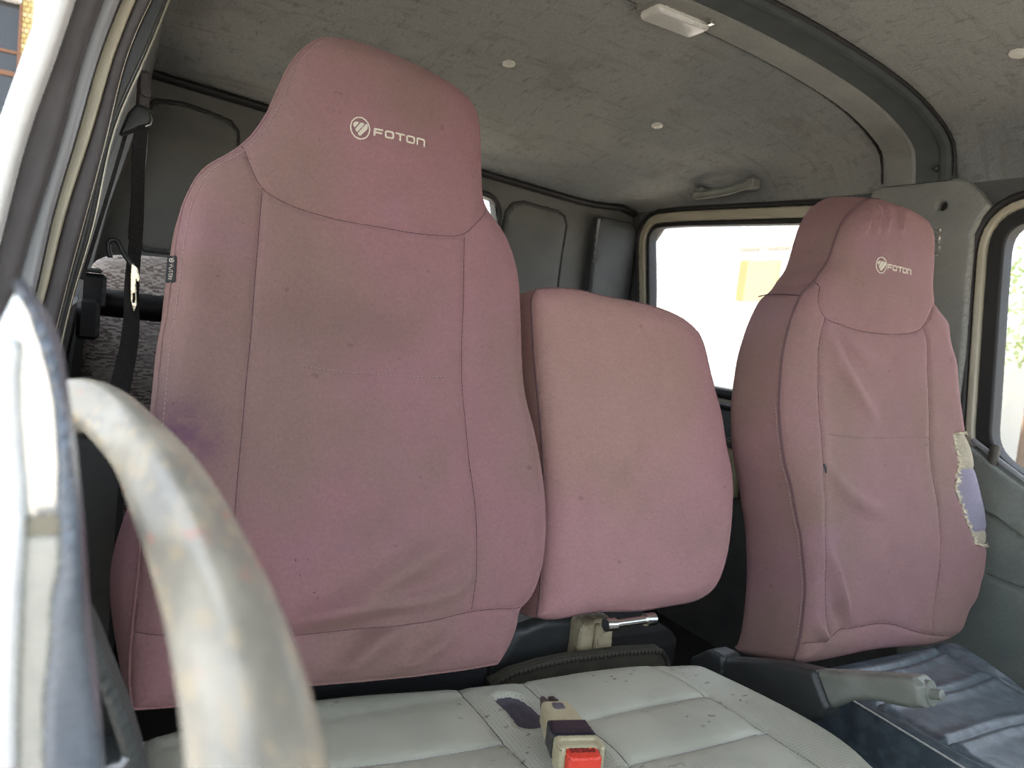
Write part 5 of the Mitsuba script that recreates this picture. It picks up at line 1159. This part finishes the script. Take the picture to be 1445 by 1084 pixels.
mat('rag', proc(lambda p, n, uv: mix((0.22, 0.18, 0.10), (0.55, 0.48, 0.30), noise(p.x * 200, p.y * 200, p.z * 200))), 0.8)

# ================================================================ small things on the roof
mat('clip_plastic', (0.70, 0.69, 0.62), 0.4)
cl_ = D['ceil']
for nm in ('clip1', 'clip2', 'clip3'):
    x, y, z = cl_[nm]; z = float(zc(np.array(x), np.array(y)))
    sx_ = float(zc(np.array(x + .01), np.array(y)) - zc(np.array(x - .01), np.array(y))) / .02; sy_ = float(zc(np.array(x), np.array(y + .01)) - zc(np.array(x), np.array(y - .01))) / .02
    nrm = np.array([sx_, sy_, -1.0]); nrm /= np.linalg.norm(nrm); c0 = np.array([x, y, z])
    key = free('headliner_clip')
    put(key, 'rim', tube([c0 + nrm * .0, c0 + nrm * .003, c0 + nrm * .0048], [.0155, .0152, .011], n=24, up=(1, 0, 0)), 'clip_plastic', 40)
    put(key, 'pin', tube([c0 + nrm * .004, c0 + nrm * .0065], [.005, .004], n=12, up=(1, 0, 0)), 'clip_plastic', 40)
    lab(key, {'clip1': 'round pale headliner clip nearest the passenger seat back', 'clip2': 'round pale headliner clip above the side window', 'clip3': 'round pale headliner clip at the right edge, in front of the beam'}[nm], 'clip', 'headliner clips')
# coat handle above the rear side window
ca, cb = np.array([1.588, 1.80, 1.262]), np.array([1.600, 1.575, 1.262])
d_ = (cb - ca) / np.linalg.norm(cb - ca)
hm = spline([ca + (0, 0, .004), ca + d_ * .012 + (-.012, 0, -.008), ca + d_ * .06 + (-.018, 0, -.012), ca + d_ * .15 + (-.016, 0, -.008), ca + d_ * .20 + (-.010, 0, .002), cb + (0, 0, .010)], .006)
put('grab_handle', 'bar', tube(hm, .0065, ry=.012, n=18, power=2.6), 'grip_plastic', 40)
for b in (box(ca[0] + .016, ca[1] - .015, ca[2] + .004, .05, .04, .03, .006), box(cb[0] + .012, cb[1] + .015, cb[2] + .012, .04, .04, .03, .006)): put('grab_handle', 'mount', b, 'beam_plastic', 30)
lab('grab_handle', 'slim grey grab handle on the roof edge above the rear side window', 'handle')
# dome lamp on the cross-beam
mat('lamp_lens', (0.62, 0.62, 0.58), 0.15, spec=0.8, coat=1.0, coat_gloss=0.95)
mat('lamp_plastic', (0.55, 0.54, 0.48), 0.25, coat=0.6)
lx = rrect(.845, 1.128, .99, 1.196, .012)
FL_ = frame((0, 0, 1.416), (1, 0, 0), (0, 1, 0), (0, 0, -1))
put('dome_lamp', 'base', slab(lx.buffer(.004), FL_, 0.02, .003, step=.02, edge_step=.005), 'beam_plastic', 40)
put('dome_lamp', 'lens', slab(rrect(.853, 1.134, .985, 1.193, .01), frame((0, 0, 1.408), (1, 0, 0), (0, 1, 0), (0, 0, -1)), 0.006, .008, step=.012, edge_step=.005), 'lamp_lens', 40)
put('dome_lamp', 'reflector', slab(rrect(.858, 1.139, .980, 1.188, .008), frame((0, 0, 1.4150), (1, 0, 0), (0, 1, 0), (0, 0, -1)), 0.001, 0, step=.02), 'lamp_plastic', 40)
put('dome_lamp', 'switch', box(.97, 1.118, 1.408, .012, .016, .010, .002), 'chrome', 30)
lab('dome_lamp', 'pale rectangular dome lamp on the roof beam at the top of the picture', 'lamp')

# things on the rear door behind the gap between the middle and the driver seat
put('rear_door_pull', 'panel', box(1.652, 1.60, .42, .02, .16, .14, .004), 'cream_plastic', 30)
put('rear_door_pull', 'lever', join(tube([(1.640, 1.66, .492), (1.630, 1.60, .497), (1.630, 1.54, .530)], .006, n=8), box(1.640, 1.62, .492, .02, .10, .012, .003)), 'chrome', 30)
lab('rear_door_pull', 'cream door pull with a chrome lever in the gap beside the driver seat back', 'door pull')

# ================================================================ outside
def ground_fn(p, n, uv):
    a = fbm(p.x * 0.6, p.y * 0.6, 0.0, 4); b = fbm(p.x * 9, p.y * 9, 0.0, 3)
    return mix((0.13, 0.135, 0.14), (0.21, 0.21, 0.21), a) * (0.85 + 0.3 * b)
mat('ground_concrete', proc(ground_fn), 0.9)
lab(put('', 'ground', box(5, 15, -1.05, 160, 160, 0.1), 'ground_concrete', False), 'pale concrete yard outside the cab', kind='structure')
mat('render_white', (0.74, 0.72, 0.66), 0.8); mat('render_yellow', (0.62, 0.46, 0.20), 0.8); mat('roof_tile', (0.45, 0.40, 0.33), 0.8)
mat('dark_glass', (0.03, 0.032, 0.035), 0.12, spec=0.7); mat('brick_yellow', (0.62, 0.48, 0.20), 0.85); mat('brick_pale', (0.68, 0.55, 0.30), 0.85); mat('mortar', (0.50, 0.47, 0.40), 0.9)
mat('brown_paint', (0.22, 0.10, 0.05), 0.5); mat('fascia_white', (0.8, 0.8, 0.78), 0.6)
# shop across the yard, seen at the top left corner
Yb = 12.0
put('street_shop', 'wall', box(-4.2, Yb + .6, 1.9, 7.4, 0.9, 5.8), 'render_white', False)
put('street_shop', 'fascia', box(-2.2, Yb + .02, 4.52, 1.88, .30, .62, .02), 'fascia_white', False)
k = put('street_shop', 'window', box(-1.95, Yb + .14, 3.10, 1.36, .06, 2.20), 'dark_glass', False)
put(k, 'frame', join(box(-1.262, Yb + .10, 3.10, .030, .10, 2.20), box(-1.95, Yb + .10, 3.58, 1.36, .05, .035), box(-1.95, Yb + .10, 3.30, 1.36, .05, .06)), 'brown_paint', False)
put('street_shop', 'pier', box(-1.19, Yb + .16, 3.1, .118, .1, 2.4), 'mortar', False)
for r in range(14):
    z = 3.62 + r * .068
    for (x0, x1) in (((-1.245, -1.195), (-1.187, -1.137)) if r % 2 else ((-1.245, -1.222), (-1.214, -1.164), (-1.156, -1.137))):
        put('street_shop', 'brick', box((x0 + x1) / 2, Yb + .10, z, x1 - x0, .05, .058, .004), 'brick_yellow' if (r + int(x0 * 100)) % 3 else 'brick_pale', False)
lab('street_shop', 'shop with a dark window and a yellow brick pier, outside at the top left corner', 'building')
# house seen through the rear side window
Xh = 12.0
put('house', 'wall', box(Xh + 2, 13.5, .9, 4, 5.8, 3.8), 'render_white', False)
put('house', 'side_wall', box(Xh + 2.2, 9.6, .9, 3.6, 2.2, 3.3), 'render_white', False)
k = put('house', 'painted_wall', box(Xh - .02, 11.25, 2.22, .12, 1.05, .86), 'render_yellow', False)
rf_ = []
for i in range(6): rf_.append(box(Xh + .15 + i * .35, 11.6, 2.98 + i * .14, .36, 6.4, .07))
put('house', 'roof', join(*rf_), 'fascia_white', False)
for y0 in (10.5, 11.3): put('house', 'vent', box(Xh - .04, y0 + .3, 2.86, .06, .55, .05), 'roof_tile', False)
lab('house', 'pale house with a yellow wall section seen through the rear side window', 'building')
mat('leaf', (0.34, 0.42, 0.18), 0.6); mat('bark', (0.18, 0.13, 0.09), 0.9)
def leaves(c, rad, n, s, seed):
    g = np.random.default_rng(seed); ms = []
    p = g.normal(size=(n, 3)); p /= np.linalg.norm(p, axis=1, keepdims=True); p *= rad * g.random((n, 1)) ** .4
    a = g.normal(size=(n, 3)); a /= np.linalg.norm(a, axis=1, keepdims=True); b = np.cross(a, g.normal(size=(n, 3))); b /= np.linalg.norm(b, axis=1, keepdims=True)
    V = np.stack([c + p - a * s, c + p + b * s * .5, c + p + a * s, c + p - b * s * .5], 1).reshape(-1, 3)
    i = np.arange(n)[:, None] * 4
    return trimesh.Trimesh(V, np.vstack([i + [0, 1, 2], i + [0, 2, 3]]), process=False)
put('garden_tree', 'trunk', tube([(13.2, 6.2, -1.0), (13.1, 6.2, .6), (13.2, 6.1, 1.8)], [.12, .09, .05], n=10), 'bark', True)
lab(put('garden_tree', 'foliage', leaves(np.array([13.2, 6.3, 2.0]), (1.3, 1.2, 1.1), 900, .07, 3), 'leaf', False), kind='stuff')
lab('garden_tree', 'thin green tree outside the driver door window', 'tree')
g = np.random.default_rng(5); gp = np.c_[6.5 + 2.2 * g.random(3500), 2.6 + 2.6 * g.random(3500), np.full(3500, -1.0)]
gd = np.c_[.05 * g.normal(size=3500), .05 * g.normal(size=3500), .10 + .16 * g.random(3500)]
V = np.stack([gp - [.008, 0, 0], gp + [.008, .004, 0], gp + gd], 1).reshape(-1, 3)
mat('grass_blade', (0.30, 0.34, 0.09), 0.7)
lab(put('', 'verge_grass', trimesh.Trimesh(V, np.arange(len(V)).reshape(-1, 3), process=False), 'grass_blade', False), 'sunlit grass verge outside the driver door window', 'grass', kind='stuff')
wl2 = put('', 'yard_wall', box(15.5, 4.0, .3, .3, 14, 2.7), 'render_white', False)
lab(wl2, 'pale garden wall outside the driver door window', 'garden wall')
# lift everything outside off the cab floor level
